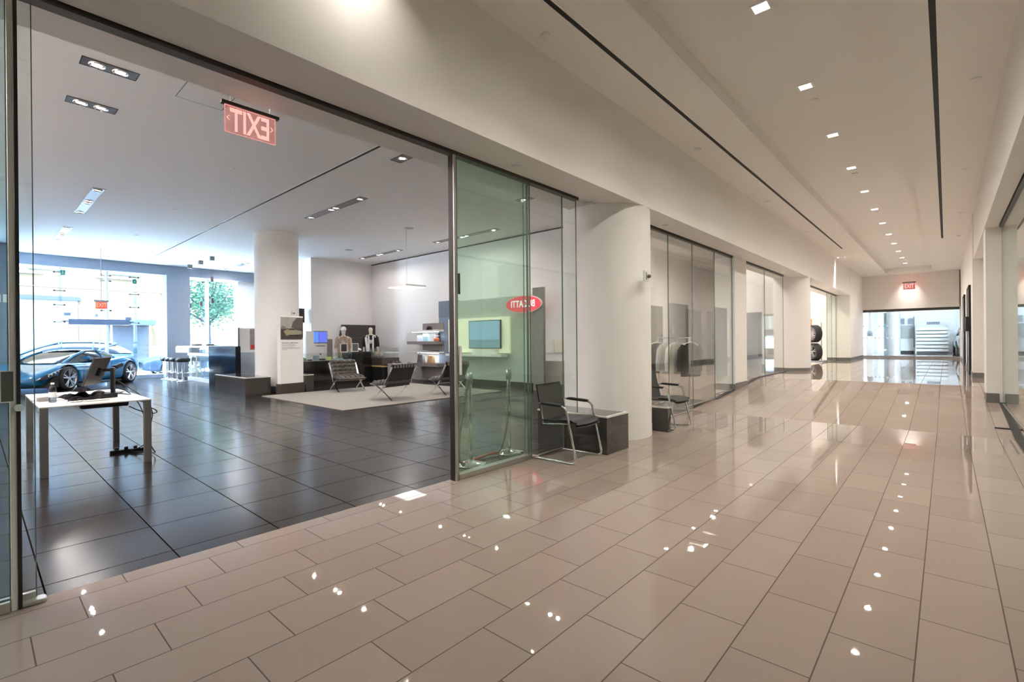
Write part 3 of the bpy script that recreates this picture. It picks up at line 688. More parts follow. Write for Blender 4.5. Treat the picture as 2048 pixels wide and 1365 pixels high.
# ================================================================== CHROME ARMCHAIRS
def armchair(loc, rz, label):
    t = thing('cantilever_armchair', label, 'armchair', loc, rz, group='chrome cantilever armchairs in the hallway')
    r = .0125; W2 = .275
    for s in (-1, 1):
        y = s*W2
        pts = fillet([(-.22, y, .635), (.13, y, .622), (.27, y, .013), (-.27, y, .013)], .07, 6)
        # arm rest -> front upright -> floor runner
        MB().tube(pts, r, 12).build('side_frame', CHROME, t)
        pad = MB(); pad.tube([(-.20, y, .637), (-.16, y, .638), (.04, y, .630), (.085, y, .628)], [.014, .0185, .0185, .014], 12); pad.build('arm_pad', ARMP, t)
    MB().tube(fillet([(-.262, -W2, .013), (-.28, -W2+.02, .013), (-.28, W2-.02, .013), (-.262, W2, .013)], .02, 3), r, 10).build('rear_runner', CHROME, t)
    # seat frame
    m = MB(); m.tube([(-.2, -.235, .40), (.20, -.235, .435)], .010, 8); m.tube([(-.2, .235, .40), (.20, .235, .435)], .010, 8)
    for s in (-1, 1): m.tube([(.165, s*.235, .43), (.175, s*W2, .425)], .010, 8); m.tube([(-.20, s*.235, .41), (-.235, s*.24, .636), (-.22, s*W2, .636)], .010, 8)
    m.build('seat_frame', CHROME, t)
    def seat(u, v):
        x = -.21+.47*u; z = .445+.028*math.sin(u*PI*.5)-.045*max(0, (u-.8)/.2)**2-.012*math.sin(v*PI)
        return (x, -.245+.49*v, z)
    m = MB(); m.grid(seat, 14, 8); m.grid(lambda u, v: (seat(u, v)[0], seat(u, v)[1], seat(u, v)[2]-.03), 14, 8, flip=True)
    m.box(-.21, .255, -.247, -.243, .43, .452); m.box(-.21, .255, .243, .247, .43, .452)
    m.build('seat', ARMP, t)
    def back(u, v):
        z = .44+.40*v; x = -.205-.085*v-.012*math.sin(u*PI)
        return (x, -.235+.47*u, z)
    m = MB(); m.grid(back, 10, 10); m.grid(lambda u, v: (back(u, v)[0]-.014, back(u, v)[1], back(u, v)[2]), 10, 10, flip=True)
    m.box(-.305, -.288, -.236, .236, .832, .842)
    m.build('backrest', MESHG, t)
    return t
ac = armchair((-3.23, 4.575, 0), R(2), 'chrome cantilever armchair with black mesh back, nearest, in front of the dark bench')
dup(ac, (-3.20, 7.10, 0), R(0), 'chrome cantilever armchair half hidden by the thick round column, farther along the hallway')

# ================================================================== STANCHIONS
def stanchion(loc, label):
    t = thing('rope_stanchion', label, 'stanchion', loc, group='stanchions behind the green glass')
    MB().lathe([(0, .0), (.17, .0), (.175, .008), (.165, .022), (.06, .035), (.03, .05), (.024, .06)], n=40).build('base', CHROME, t)
    MB().cyl((0, 0, .05), (0, 0, .90), .022, n=20).build('post', CHROME, t)
    MB().lathe([(.024, .88), (.034, .885), (.034, .985), (.024, 1.0), (0, 1.005)], n=24).build('belt_head', STEEL, t)
    MB().lathe([(.030, .50), (.030, .56)], n=20).build('rope_ring', STEEL, t)
    return t
s1 = stanchion((-3.87, 3.62, 0), 'chrome stanchion with a round base behind the green glass, nearer the opening')
dup(s1, (-3.92, 4.30, 0), label='chrome stanchion behind the green glass, nearer the chrome armchair')
o = MB().tube(bez((-3.87, 3.60, .93), (-3.86, 3.45, .4), (-3.8, 3.30, .10), (-3.84, 3.50, .03), 20), .018, 8).build('barrier_belt', mat('grey_belt_fabric', (.16, .14, .13), .8)); tag(o, 'loose grey barrier belt drooping from the nearer stanchion to the floor', 'belt')
o = MB().tube(bez((-3.87, 3.55, .035), (-3.95, 3.85, .02), (-4.0, 3.95, .022), (-3.95, 4.15, .03), 16), .016, 8).build('barrier_rope', mat('red_rope', (.42, .07, .06), .8)); tag(o, 'red barrier rope lying on the floor between the two stanchions', 'rope')
o = MB().tube(bez((-3.93, 4.12, .03), (-3.85, 4.2, .2), (-3.9, 4.27, .5), (-3.92, 4.30, .90), 16), .015, 8).build('barrier_belt', MATS['grey_belt_fabric']); tag(o, 'grey barrier belt hanging against the farther stanchion', 'belt')

# ================================================================== DESK AND THINGS ON IT
DX0, DX1, DY0, DY1, DZ_ = -8.62, -6.74, .44, 1.36, .72
t = thing('desk', 'white-topped desk on four grey square legs standing on the dark showroom floor', 'desk', ((DX0+DX1)/2, (DY0+DY1)/2, 0))
hx, hy = (DX1-DX0)/2, (DY1-DY0)/2
MB().box(-hx, hx, -hy, hy, DZ_-.014, DZ_).build('tabletop', DESKT, t, bevel=.003)
for sx in (-1, 1):
    for sy in (-1, 1):
        MB().cb((sx*(hx-.035), sy*(hy-.035), (DZ_-.014)/2), (.065, .065, DZ_-.014)).build('leg', DESKL, t, bevel=.003)
m = MB(); m.box(-hx+.1, hx-.1, -hy+.02, -hy+.05, DZ_-.05, DZ_-.014); m.box(-hx+.1, hx-.1, hy-.05, hy-.02, DZ_-.05, DZ_-.014); m.build('under_frame', DESKL, t)
o = MB().rbox((0, 0, 0), (.12, .42, .055), .02).build('cable_tray', PLAST, loc=(-7.0, .98, .672)); tag(o, 'dark slim box fixed under the front edge of the desk', 'cable tray')
t = thing('computer_monitor', 'flat monitor seen from behind with its dark back tilted, on the desk', 'monitor', (-7.92, 1.08, DZ_), rz=R(-24))
rt_ = rotm(R(0), R(0), 0)
m = MB(); tilt = rotm(R(-20), 0, 0)
m.rbox((0, -.02, .30), (.56, .022, .36), .01, rot=None); 
mm = MB(); mm.box(-.28, .28, -.012, .012, -.18, .18, rot=tilt); mm.v = [(x, y-.04, z+.29) for x, y, z in mm.v]; mm.build('screen_housing', MONB, t, bevel=.006)
mm = MB(); mm.box(-.27, .27, -.0145, -.012, -.17, .17, rot=tilt, piv=(0, 0, 0)); mm.v = [(x, y-.04, z+.29) for x, y, z in mm.v]; mm.build('screen', BLGLOSS, t)
mm = MB(); mm.box(-.05, .05, .012, .05, -.05, .05, rot=tilt, piv=(0, 0, 0)); mm.v = [(x, y-.04, z+.29) for x, y, z in mm.v]; mm.build('mount_plate', PLAST, t)
MB().box(-.035, .035, .10, .135, .012, .33).build('stand_arm', PLAST, t, bevel=.006)
MB().tube([(0, .10, .30), (0, .02, .30)], .02, 10).build('tilt_joint', PLAST, t)
MB().rbox((0, .10, .006), (.24, .19, .012), .03).build('stand_foot', PLAST, t)
t = thing('water_bottle', 'clear plastic water bottle with a white label on the near left corner of the desk', 'bottle', (-7.18, .575, DZ_))
MB().lathe([(0, .002), (.028, .0), (.033, .008), (.033, .05), (.031, .055), (.033, .06), (.033, .135), (.026, .165), (.013, .185), (.013, .20)], n=24).build('bottle_body', BOTTLE, t)
MB().lathe([(.0335, .06), (.0335, .115)], n=24).build('label', BLABEL, t)
MB().lathe([(.015, .198), (.0155, .215), (0, .216)], n=20).build('cap', WHITE, t)
MB().cyl((0, 0, .006), (0, 0, .12), .030, n=20).build('water', pane('water_fill', (.80, .86, .88), .3, 1.1), t)
def crumple(w, d, h, sd, nu=18, nv=14):
    rr = random.Random(sd); ph = [rr.uniform(0, 6.3) for _ in range(8)]
    def fn(u, v):
        x = (u-.5)*w; y = (v-.5)*d; e = min(u, 1-u, v, 1-v)*6
        z = h*min(1, e)*(.55+.25*math.sin(7*u+ph[0]+4*v)+.2*math.sin(11*v+ph[1]+5*u))
        return (x*(1+.1*math.sin(5*v+ph[2])), y*(1+.12*math.sin(6*u+ph[3])), max(z, .001))
    return MB().grid(fn, nu, nv)
o = crumple(.34, .26, .085, 3).build('folded_bag', mat('black_bag_fabric', (.007, .006, .008), .9, spec=.1, bump=.3, scale=30), loc=(-7.55, .80, DZ_+.001), rz=R(20)); tag(o, 'crumpled black bag heaped on the desk between the bottle and the monitor', 'bag')
t = thing('office_phone', 'black desk phone lying on the desk just left of the monitor foot', 'phone', (-7.35, 1.02, DZ_), rz=R(25))
MB().prism([(-.10, 0), (.10, 0), (.10, .05), (-.10, .02)], -.09, .09, 'XZ').build('phone_body', PLAST, t)
MB().tube(bez((-.08, -.06, .04), (-.04, -.06, .075), (.04, -.06, .09), (.09, -.06, .065), 10), .018, 10).build('handset', PLAST, t)
for i in range(3): MB().box(-.06+.035*i, -.035+.035*i, .0, .05, .04, .046).build('key_block', GREYB, t)
t = thing('keyboard', 'black keyboard lying behind the phone on the desk', 'keyboard', (-7.75, .90, DZ_), rz=R(75))
MB().rbox((0, 0, .009), (.42, .13, .018), .01).build('case', PLAST, t); MB().box(-.2, .2, -.055, .055, .018, .024).build('keys', BLMAT, t)
for k, (x, y, a, wd, dp, mt, lb) in enumerate(((-8.2, .68, 8, .30, .22, PAPER, 'open white folder lying at the far left corner of the desk'), (-7.55, .60, 40, .30, .21, PAPER, 'white paper sheets spread beside the water bottle on the desk'), (-7.05, .85, -5, .10, .36, PAPER, 'paper strip lying along the front edge of the desk'), (-8.15, 1.20, 10, .30, .21, CREAM, 'cream paper sheets under the monitor foot side of the desk'))):
    m = MB()
    for j in range(3): m.box(-wd/2+.004*j, wd/2+.004*j, -dp/2-.003*j, dp/2-.003*j, .001+.003*j, .003+.003*j)
    o = m.build('paper_stack', mt, loc=(x, y, DZ_), rz=R(a)); tag(o, lb, 'paper')
o = MB().rbox((0, 0, .0), (.07, .10, .05), .01).build('card_holder', mat('silver_plastic', (.4, .4, .4), .3, .6), loc=(-7.42, .52, DZ_+.026), rz=R(15)); tag(o, 'small grey card holder behind the water bottle', 'card holder')
for k, (x, y, z, a) in enumerate(((-7.42, .84, .088, 15), (-7.20, .80, .003, 60))):
    o = crumple(.22, .17, .05, 9+k).build('cloth_pouch', MATS['black_bag_fabric'], loc=(x, y, DZ_+z), rz=R(a)); tag(o, ('small black pouch lying on top of the heaped black bag', 'flat black pouch on the desk in front of the heaped bag')[k], 'pouch')
t = thing('eyeglasses', 'small dark pair of glasses lying near the front edge of the desk', 'glasses', (-7.0, .74, DZ_), rz=R(70))
m = MB(); 
for s_ in (-1, 1): m.tube([(s_*.035+.026*math.cos(a*PI/8), 0, .022+.018*math.sin(a*PI/8)) for a in range(17)], .0025, 6); m.tube([(s_*.062, 0, .03), (s_*.06, .12, .012)], .002, 6)
m.build('frame', PLAST, t)
# cables and power strip
cab = (((-7.9, 1.22, .90), (-7.6, 1.34, .75), (-7.2, 1.50, .66), (-6.95, 1.38, .50)), ((-7.8, 1.22, .80), (-7.5, 1.42, .72), (-7.1, 1.40, .40), (-7.25, 1.42, .06)), ((-7.7, 1.2, .73), (-7.4, 1.36, .74), (-6.95, 1.55, .62), (-6.95, 1.33, .30)), ((-7.0, 1.38, .60), (-6.9, 1.52, .55), (-7.2, 1.5, .42), (-7.3, 1.25, .60)), ((-6.92, 1.38, .35), (-7.0, 1.40, .2), (-7.4, 1.40, .05), (-7.55, 1.30, .03)), ((-7.5, 1.3, .02), (-7.2, 1.55, .012), (-7.0, 1.45, .012), (-6.93, 1.39, .15)))
for k, p in enumerate(cab):
    o = MB().tube(bez(*p, 18), .006, 8).build('desk_cable', PLAST); tag(o, ('thick black cable hanging from the monitor to the right desk leg', 'black cable dropping from the desk edge to the power strip', 'black cable sagging past the right corner of the desk', 'small black cable loop under the desk edge', 'black cable running down the right desk leg to the power strip', 'black cable curling on the floor beside the power strip')[k], 'cable')
t = thing('power_strip', 'black power strip with plugs lying on the dark floor under the desk', 'power strip', (-7.6, 1.28, 0), rz=R(80))
MB().rbox((0, 0, .02), (.34, .055, .035), .01).build('housing', PLAST, t)
for i in range(3): MB().rbox((-.10+.09*i, 0, .05), (.04, .04, .035), .008).build('plug', PLAST, t)

# ================================================================== LOUNGE
o = MB().box(-12.75, -8.75, 4.82, 9.35, .001, .016).build('area_rug', RUGM, bevel=.004); tag(o, 'large flat grey rug under the black lounge chairs on the dark floor', 'rug')
def lounge_chair(loc, rz, label):
    t = thing('lounge_chair', label, 'lounge chair', loc, rz, group='tufted lounge chairs on the grey rug')
    W2 = .365
    for s in (-1, 1):
        y = s*W2
        a = bez((-.36, y, .76), (-.20, y, .52), (-.06, y, .16), (.36, y, .012), 16)     # back top sweeping to front foot
        b = bez((.38, y, .36), (.12, y, .36), (-.02, y, .22), (-.34, y, .012), 16)     # seat front sweeping to rear foot
        m = MB(); m.bar(a, .035, .012, (0, 1, 0)); m.bar(b, .035, .012, (0, 1, 0)); m.build('x_frame', CHROME, t)
    m = MB()
    for px, pz in ((-.345, .74), (.37, .362), (-.03, .285)): m.bar([(px, -W2, pz), (px, W2, pz)], .03, .012, (1, 0, .3))
    m.build('crossbar', CHROME, t)
    def tuft(nu, nv, L, Wd, T):
        def fn(u, v):
            a = abs(math.sin(u*PI*nu)); b = abs(math.sin(v*PI*nv))
            e = min(1, min(u, 1-u)*10)*min(1, min(v, 1-v)*12)
            return L*(u-.5), Wd*(v-.5), T*(.45+.55*(a*b)**.45*1.0)*(.35+.65*math.sqrt(max(e, 0)))
        return fn
    def cushion(name, L, org, ang, nu):
        f = tuft(nu, 5, L, .70, .085); rm = rotm(0, ang, 0)
        top = lambda u, v: rm @ Vector(f(u, v))+Vector(org)
        bot = lambda u, v: rm @ Vector((f(u, v)[0], f(u, v)[1], -.028))+Vector(org)
        m = MB(); m.grid(top, nu*8, 40); m.grid(bot, 4, 4, flip=True, smooth=False)
        n = nu*8
        for vv in (0, 1): m.grid(lambda u, v, vv=vv: top(u, vv) if v > .5 else bot(u, vv), n, 1)
        for uu in (0, 1): m.grid(lambda u, v, uu=uu: top(uu, u) if v > .5 else bot(uu, u), 40, 1)
        return m.build(name, LEATHER, t)
    cushion('seat_cushion', .60, (.085, 0, .375), R(6), 5)
    cushion('back_cushion', .56, (-.235, 0, .57), R(66)-R(0), 5)
    m = MB()
    for i in range(8):
        y = -.30+.6*i/7; m.box(-.40, -.352, y-.02, y+.02, .80, .806, rot=rotm(0, R(66), 0)); m.box(-.385, -.355, y-.022, y+.022, .735, .80)
    m.build('strap_ends', STRAPM, t)
    m = MB(); m.add([(-.375, -.33, .79), (-.375, .33, .79), (-.14, .33, .33), (-.14, -.33, .33), (-.385, -.33, .785), (-.385, .33, .785), (-.15, .33, .325), (-.15, -.33, .325)], [(0, 1, 2, 3), (7, 6, 5, 4), (0, 4, 5, 1), (3, 2, 6, 7)])
    m.build('back_panel', BLMAT, t)
    return t
lc = lounge_chair((-12.12, 6.80, .017), R(-8), 'black tufted lounge chair facing the hallway, its buttoned back cushion in view')
dup(lc, (-9.55, 6.52, .017), R(188), 'black lounge chair seen from behind in the middle of the grey rug')
dup(lc, (-9.40, 8.08, .017), R(176), 'black lounge chair seen from the side, partly cut off by the dark door post')

# printed display board by the column
t = thing('display_board', 'tall white display board with a printed sports car photo beside the showroom column', 'display board', (-12.90, 5.61, 0), rz=R(12))
MB().box(-.065, .065, -.34, .34, .27, 2.04).build('board', WHITE, t, bevel=.004)
MB().box(-.09, .09, -.36, .36, 0, .27).build('base', BROWNBK, t)
m = MB(); m.box(.0655, .068, -.325, .335, 1.42, 2.01); pic = m.build('photo_print', mat('print_grey_street', (.36, .34, .31), .5, noise=.3, scale=5), t)
m = MB(); m.prism([(-.325, 1.42), (.28, 1.42), (.335, 1.49), (.335, 1.74), (-.325, 1.70)], .068, .069, 'YZ'); m.build('print_road', mat('print_road', (.055, .045, .038), .5), pic)
m = MB(); m.prism([(-.02, 1.73), (.335, 1.70), (.335, 2.0), (.15, 2.0), (.03, 1.88)], .069, .070, 'YZ'); m.build('print_building', mat('print_building', (.10, .09, .085), .5, noise=.5, scale=30), pic)
m = MB(); m.prism([(-.325, 1.72), (-.26, 1.79), (-.18, 1.74), (-.15, 1.70), (-.325, 1.69)], .069, .070, 'YZ'); m.build('print_house', mat('print_house', (.20, .17, .155), .5, noise=.3, scale=30), pic)
m = MB(); m.prism([(-.24, 1.63), (-.17, 1.68), (-.05, 1.72), (.06, 1.715), (.16, 1.67), (.29, 1.65), (.31, 1.60), (.27, 1.56), (-.06, 1.54), (-.16, 1.52)], .070, .0715, 'YZ'); m.build('print_car_body', mat('print_car_body', (.30, .28, .18), .4), pic)
m = MB(); m.prism([(-.14, 1.675), (-.05, 1.71), (.05, 1.71), (.14, 1.67)], .0715, .0725, 'YZ'); m.box(.0715, .0725, -.10, .25, 1.515, 1.545); m.build('print_car_dark_parts', mat('print_car_dark_parts', (.03, .02, .02), .4), pic)
INK = mat('print_ink', (.10, .095, .09), .6)
text('EXCLUSIVE | LAMBORGHINI', .045, INK, 'heading_text', t, basis((0, 1, 0), (0, 0, 1), (1, 0, 0), (.066, -.29, 1.33)), .0005, 'LEFT', bold=.0006, sx=.84)
m = MB(); rr = random.Random(4)
for zz, ww in ((1.29, .38), (1.265, .40), (1.23, .33), (1.205, .52), (1.18, .50), (1.155, .14)):
    x = -.29
    while x < -.29+ww:
        l = rr.uniform(.015, .05); m.box(.0655, .0662, x, x+l, zz-.004, zz+.004); x += l+.010
m.build('small_print', INK, t)

# ================================================================== RETAIL CORNER
# glass-topped display counter and cabinet
t = thing('display_counter', 'long black display counter with a glass case of accessories on top', 'counter', (-14.8, 7.35, 0))
MB().box(-.35, .35, -.85, .93, 0, .76).build('body', BLGLOSS, t)
MB().box(-.355, .355, -.855, .93, .76, .775).build('case_floor', STEEL, t)
g = MB(); g.box(.343, .355, -.855, .93, .775, 1.0); g.box(-.355, -.343, -.855, .93, .775, 1.0); g.box(-.343, .343, -.855, -.843, .775, 1.0); g.box(-.355, .355, -.855, .93, 1.0, 1.012); g.build('glass_case', CLEAR, t)
o = MB().box(-15.15, -14.44, 8.30, 8.98, 0, 1.02).build('tall_cabinet', BLGLOSS, bevel=.004); tag(o, 'plain glossy black cabinet at the right end of the display counter', 'cabinet')
cols = ((.10, .16, .10), (.02, .02, .02), (.30, .36, .40), (.05, .05, .06), (.55, .62, .20), (.60, .60, .56), (.25, .42, .46), (.04, .04, .05))
labs = ('dark green cap', 'black folded belt', 'pale blue box', 'black box', 'yellow-green box', 'white round cup', 'teal printed box', 'black leather case')
for k in range(8):
    y = 6.75+.20*k; c = cols[k]; mt = mat('goods_%d' % k, c, .45)
    if k == 0: m = MB().lathe([(.085, 0), (.085, .03), (.07, .07), (.03, .095), (0, .1)], n=20); m.box(.05, .15, -.05, .05, .0, .012)
    elif k == 1: m = MB().lathe([(.03, 0), (.07, 0), (.07, .035), (.03, .035)], n=24)
    elif k == 5: m = MB().lathe([(0, 0), (.04, 0), (.05, .10), (.046, .10), (.038, .01)], n=20)
    else: m = MB().rbox((0, 0, (.05+.05*(k % 3))/2), (.16, .13, .05+.05*(k % 3)), .012)
    o = m.build(labs[k].split()[-1] + '_item', mt, loc=(-14.62, y, .777)); tag(o, '%s inside the glass case of the black counter, %s from the left' % (labs[k], ORD[k]), 'accessory')
t = thing('metal_flask', 'slim dark metal flask standing in the glass case of the counter', 'flask', (-14.75, 7.98, .777))
MB().lathe([(0, 0), (.03, 0), (.032, .12), (.02, .15), (.02, .19), (0, .19)], n=18).build('flask_body', GREYB, t)
# small picture frames and a helmet-like ornament on the cabinet
for k, (y, lb) in enumerate(((8.02, 'small framed dark picture standing on the glass case at the left of the two frames'), (8.42, 'small framed grey picture standing on the black cabinet'))):
    t = thing('picture_frame', lb, 'picture frame', (-14.5, y, 1.02 if k else 1.013))
    m = MB(); m.box(-.01, .01, -.12, .12, 0, .02); m.box(-.01, .01, -.12, .12, .26, .28); m.box(-.01, .01, -.12, -.10, .02, .26); m.box(-.01, .01, .10, .12, .02, .26); m.build('frame', FROST, t)
    MB().box(-.004, .004, -.10, .10, .02, .26).build('picture', mat('small_picture_%d' % k, (.05, .035, .035) if k == 0 else (.12, .12, .12), .4, noise=.5, scale=25), t)
o = MB().lathe([(0, 0), (.07, .005), (.10, .05), (.07, .10), (0, .12)], n=24).build('chrome_ornament', CHROME, loc=(-14.62, 8.62, 1.021)); tag(o, 'small shiny rounded ornament beside the grey picture frame on the black cabinet', 'ornament')
# screen totem with blue screens
t = thing('screen_totem', 'pale totem with two blue glowing screens behind the display board', 'display totem', (-16.4, 8.15, 0))
MB().box(-.06, .06, -.24, .24, 0, 1.30).build('panel', WHITE, t)
MB().box(-.07, .07, -.26, .26, 1.30, 1.74).build('screen_housing', GREYP, t)
MB().box(.07, .075, -.25, -.07, 1.34, 1.70).build('screen', SCREENB, t); MB().box(.07, .075, -.05, .24, 1.34, 1.70).build('screen', SCREENV, t)
text('MODENA AGILITY', .05, INK, 'title_text', t, basis((0, 1, 0), (0, 0, 1), (1, 0, 0), (.0605, 0, 1.22)), .0005, bold=.001, sx=.85) if False else None
m = MB(); m.box(.0605, .062, -.16, .16, 1.20, 1.225); m.lathe([(0, .064), (.03, .062), (.035, .0605)], c=(0, 0, .93), n=14, axis='X'); m.build('printed_marks', INK, t)
o = MB().box(-16.55, -16.45, 8.46, 8.66, 0, 1.45).build('grey_panel_board', mat('warm_grey_board', (.28, .23, .21), .5)); tag(o, 'narrow warm grey upright board right of the blue screen totem', 'board')
o = MB().box(-16.3, -16.2, 7.58, 7.85, 0, 1.72).build('white_panel_board', WHITE); tag(o, 'narrow white upright board left of the blue screen totem', 'board')
t = thing('large_wall_panel', 'large dark brown panel standing against the showroom wall behind the mannequins', 'wall panel', (-16.85, 9.95, .25))
MB().box(-.10, .10, -.68, .66, 0, 1.74).build('panel', BROWNBK, t)
m = MB()
for z in (.55, .95, 1.25): m.box(.10, .104, -.5, .5, z, z+.008)
m.build('groove_lines', GREYB, t)
# speaker/black box and white reveal at the back wall edge
o = MB().box(-17.35, -17.1, 7.75, 7.95, 2.05, 2.55).build('wall_loudspeaker', BLMAT); tag(o, 'black upright loudspeaker box high on the wall beside the showroom column', 'loudspeaker')
# mannequins -----------------------------------------------------
def skin(name, pts, edges, radii, m, parent, sub=2):
    me = bpy.data.meshes.new(name); me.from_pydata([tuple(p) for p in pts], edges, []); me.materials.append(m)
    o = bpy.data.objects.new(name, me); COL.objects.link(o); o.parent = parent
    o.modifiers.new('skin', 'SKIN'); 
    for v, r_ in zip(me.skin_vertices[0].data if me.skin_vertices else [], radii):
        v.radius = r_ if isinstance(r_, tuple) else (r_, r_); 
    if me.skin_vertices: me.skin_vertices[0].data[0].use_root = True
    s = o.modifiers.new('sub', 'SUBSURF'); s.levels = sub; s.render_levels = sub
    return o
def mannequin(label, loc, rz, female):
    t = thing('mannequin', label, 'mannequin', loc, rz)
    # faces +X; y is left-right
    P = [(0, 0, .95), (0, 0, 1.12), (.01, 0, 1.30), (0, 0, 1.43), (0, 0, 1.50), (.02, 0, 1.56), (.03, 0, 1.66), (.02, 0, 1.76),
         (0, .17, 1.42), (.0, .23, 1.15), (.06, .24, .90), (.10, .235, .80), (0, -.17, 1.42), (.0, -.23, 1.15), (.06, -.24, .90), (.10, -.235, .80),
         (0, .09, .88), (.01, .10, .50), (0, .10, .10), (.07, .11, .03), (0, -.09, .88), (.01, -.10, .50), (0, -.10, .10), (.07, -.11, .03)]
    E_ = [(0, 1), (1, 2), (2, 3), (3, 4), (4, 5), (5, 6), (6, 7), (3, 8), (8, 9), (9, 10), (10, 11), (3, 12), (12, 13), (13, 14), (14, 15), (0, 16), (16, 17), (17, 18), (18, 19), (0, 20), (20, 21), (21, 22), (22, 23)]
    rd = [(.15, .11), (.13, .10), (.16, .11), (.14, .09), .055, .06, .085, .07, .065, .045, .035, .03, .065, .045, .035, .03, .085, .06, .04, .035, .085, .06, .04, .035]
    skin('body', P, E_, rd, SKIN, t)
    return t
def vest(t, m, m2, open_front=True):
    """jacket shell around the torso, sleeves to the elbow"""
    def fn(u, v):
        a = u*2*PI; z = .88+.60*v
        w = .215-.03*math.sin(v*PI)+(.0 if v < .85 else -(v-.85)*.75); d = .15-.02*math.sin(v*PI)
        return (d*math.cos(a), w*math.sin(a), z)
    MB().grid(fn, 28, 12).build('jacket_body', m, t)
    for s in (-1, 1):
        MB().tube([(0, s*.15, 1.44), (0, s*.20, 1.38), (0, s*.235, 1.16), (.01, s*.24, 1.06)], [.06, .078, .066, .064], 14).build('sleeve', m, t)
    for s in (-1, 1):
        MB().prism([(s*.04, .84), (s*.10, .84), (s*.10, 1.46), (s*.05, 1.46)], .150, .158, 'YZ').build('lapel', m2, t)
m1 = mannequin('mannequin in a black jacket with a white scarf before the dark wall panel', (-15.38, 9.55, .10), R(-30), False)
NAVY = mat('navy_jacket_cloth', (.016, .015, .022), .8)
vest(m1, NAVY, WHITE)
MB().box(.152, .165, -.17, -.09, .62, 1.40, rot=rotm(R(6), 0, 0)).build('scarf', WHITE, m1)
m = MB(); m.lathe([(.17, .52), (.19, .70), (.165, .95)], n=24); m.build('trousers', mat('grey_trousers', (.13, .12, .12), .8), m1)
MB().box(-.16, .20, -.20, .20, -.10, -.004).build('stand', BLMAT, m1)
m2 = mannequin('mannequin in a beige patterned outfit and a white cap, behind the display counter', (-15.75, 8.70, .06), R(-25), True)
CAMO = mat('beige_patterned_cloth', (.46, .36, .28), .8, noise=.55, scale=14)
vest(m2, CAMO, CAMO)
m = MB(); m.lathe([(.20, .35), (.22, .60), (.17, .95)], n=24); m.build('skirt', CAMO, m2)
m = MB(); m.lathe([(.092, 1.69), (.098, 1.74), (.075, 1.80), (.03, 1.825), (0, 1.828)], c=(.02, 0, 0), n=24); m.box(.08, .19, -.07, .07, 1.70, 1.712); m.build('cap', WHITE, m2)
m = MB(); m.tube([(-.03, .07, 1.70), (-.02, .095, 1.55), (.0, .10, 1.40)], [.04, .05, .03], 10); m.tube([(-.03, -.07, 1.70), (-.02, -.095, 1.55), (.0, -.10, 1.40)], [.04, .05, .03], 10); m.tube([(-.07, 0, 1.72), (-.09, 0, 1.55), (-.08, 0, 1.40)], [.06, .07, .04], 10)
m.build('hair', mat('dark_brown_hair', (.07, .045, .035), .6), m2)
MB().box(-.16, .20, -.20, .20, -.06, -.004).build('stand', BLMAT, m2)
# table with yellow top + display goods
t = thing('low_display_stand', 'black display stand with a yellow shelf under a glass box near the mannequin in black', 'display stand', (-14.35, 9.35, 0))
MB().box(-.55, .45, -.3, .3, 0, .50).build('body', BLMAT, t); MB().box(-.57, .47, -.32, .32, .50, .56).build('yellow_shelf', mat('yellow_shelf', (.72, .55, .22), .5), t)
MB().box(-.60, .50, -.34, .34, .56, .80).build('upper_body', BROWNBK, t)
g = MB(); g.box(-.58, .48, -.33, -.322, .80, 1.12); g.box(-.58, .48, .322, .33, .80, 1.12); g.box(-.58, -.57, -.32, .32, .80, 1.12); g.box(.47, .48, -.32, .32, .80, 1.12); g.box(-.58, .48, -.33, .33, 1.12, 1.13); g.build('glass_box', CLEAR, t)
for k, (x, y) in enumerate(((-14.75, 9.35), (-14.45, 9.35))):
    o = MB().lathe([(0, 0), (.06, 0), (.08, .10), (.05, .17), (.055, .20), (.045, .20), (.04, .17)], n=20).build('pale_vase', mat('pale_goods_%d' % k, (.55, .47, .40), .5), loc=(x, y, .803)); tag(o, 'pale rounded vase in the glass box of the low stand, %s one' % ('left', 'right')[k], 'vase')
t = thing('shoe_plinth', 'light grey plinth with dark shoes on it beside the shelf niche', 'plinth', (-13.42, 9.4, 0)); MB().box(-.36, .36, -.22, .22, 0, .62).build('plinth_body', mat('light_grey_plinth', (.42, .40, .38), .5), t)
for k in range(3):
    m = MB(); m.grid(lambda u, v: (-.13+.26*u, (.045-.02*abs(u-.35))*math.cos(v*PI), (.035+.055*max(0, 1-u*1.6))*math.sin(v*PI)+.004), 14, 10); m.box(-.13, .13, -.04, .04, 0, .012)
    o = m.build('dress_shoe', mat('brown_leather_%d' % k, (.06, .045, .04), .4), loc=(-13.74+.22*k, 9.35, .622), rz=R(-50+12*k)); tag(o, 'dark brown shoe on the light grey plinth, %s from the left' % ORD[k], 'shoe', 'shoes on the plinth')
# shelving niche
t = thing('wall_shelf_unit', 'wall shelf unit with two glowing white niches of goods left of the blue-grey panel', 'shelf unit', (-13.1, 10.36, 0))
mat('warm_grey_shelf', (.24, .21, .20), .5)
for a, b_ in ((1.72, 1.95), (1.05, 1.22), (.10, .48)): MB().box(-.30, .80, -.02, .24, a, b_).build('back_panel', MATS['warm_grey_shelf'], t)
m = MB(); m.box(-.82, .80, -.30, .24, 1.24, 1.34); m.box(-.82, .80, -.30, .24, .50, .62); m.build('shelf_board', mat('shelf_board_grey', (.22, .19, .185), .4), t)
m = MB(); m.box(-.82, .80, .20, .24, 1.34, 1.66); m.box(-.82, .80, .20, .24, .62, .96); m.build('niche_back', WHITE, t)
m = MB(); m.box(-.82, .80, -.25, .24, 1.66, 1.72); m.box(-.82, .80, -.25, .24, .96, 1.0); m.build('canopy_board', WHITE, t)
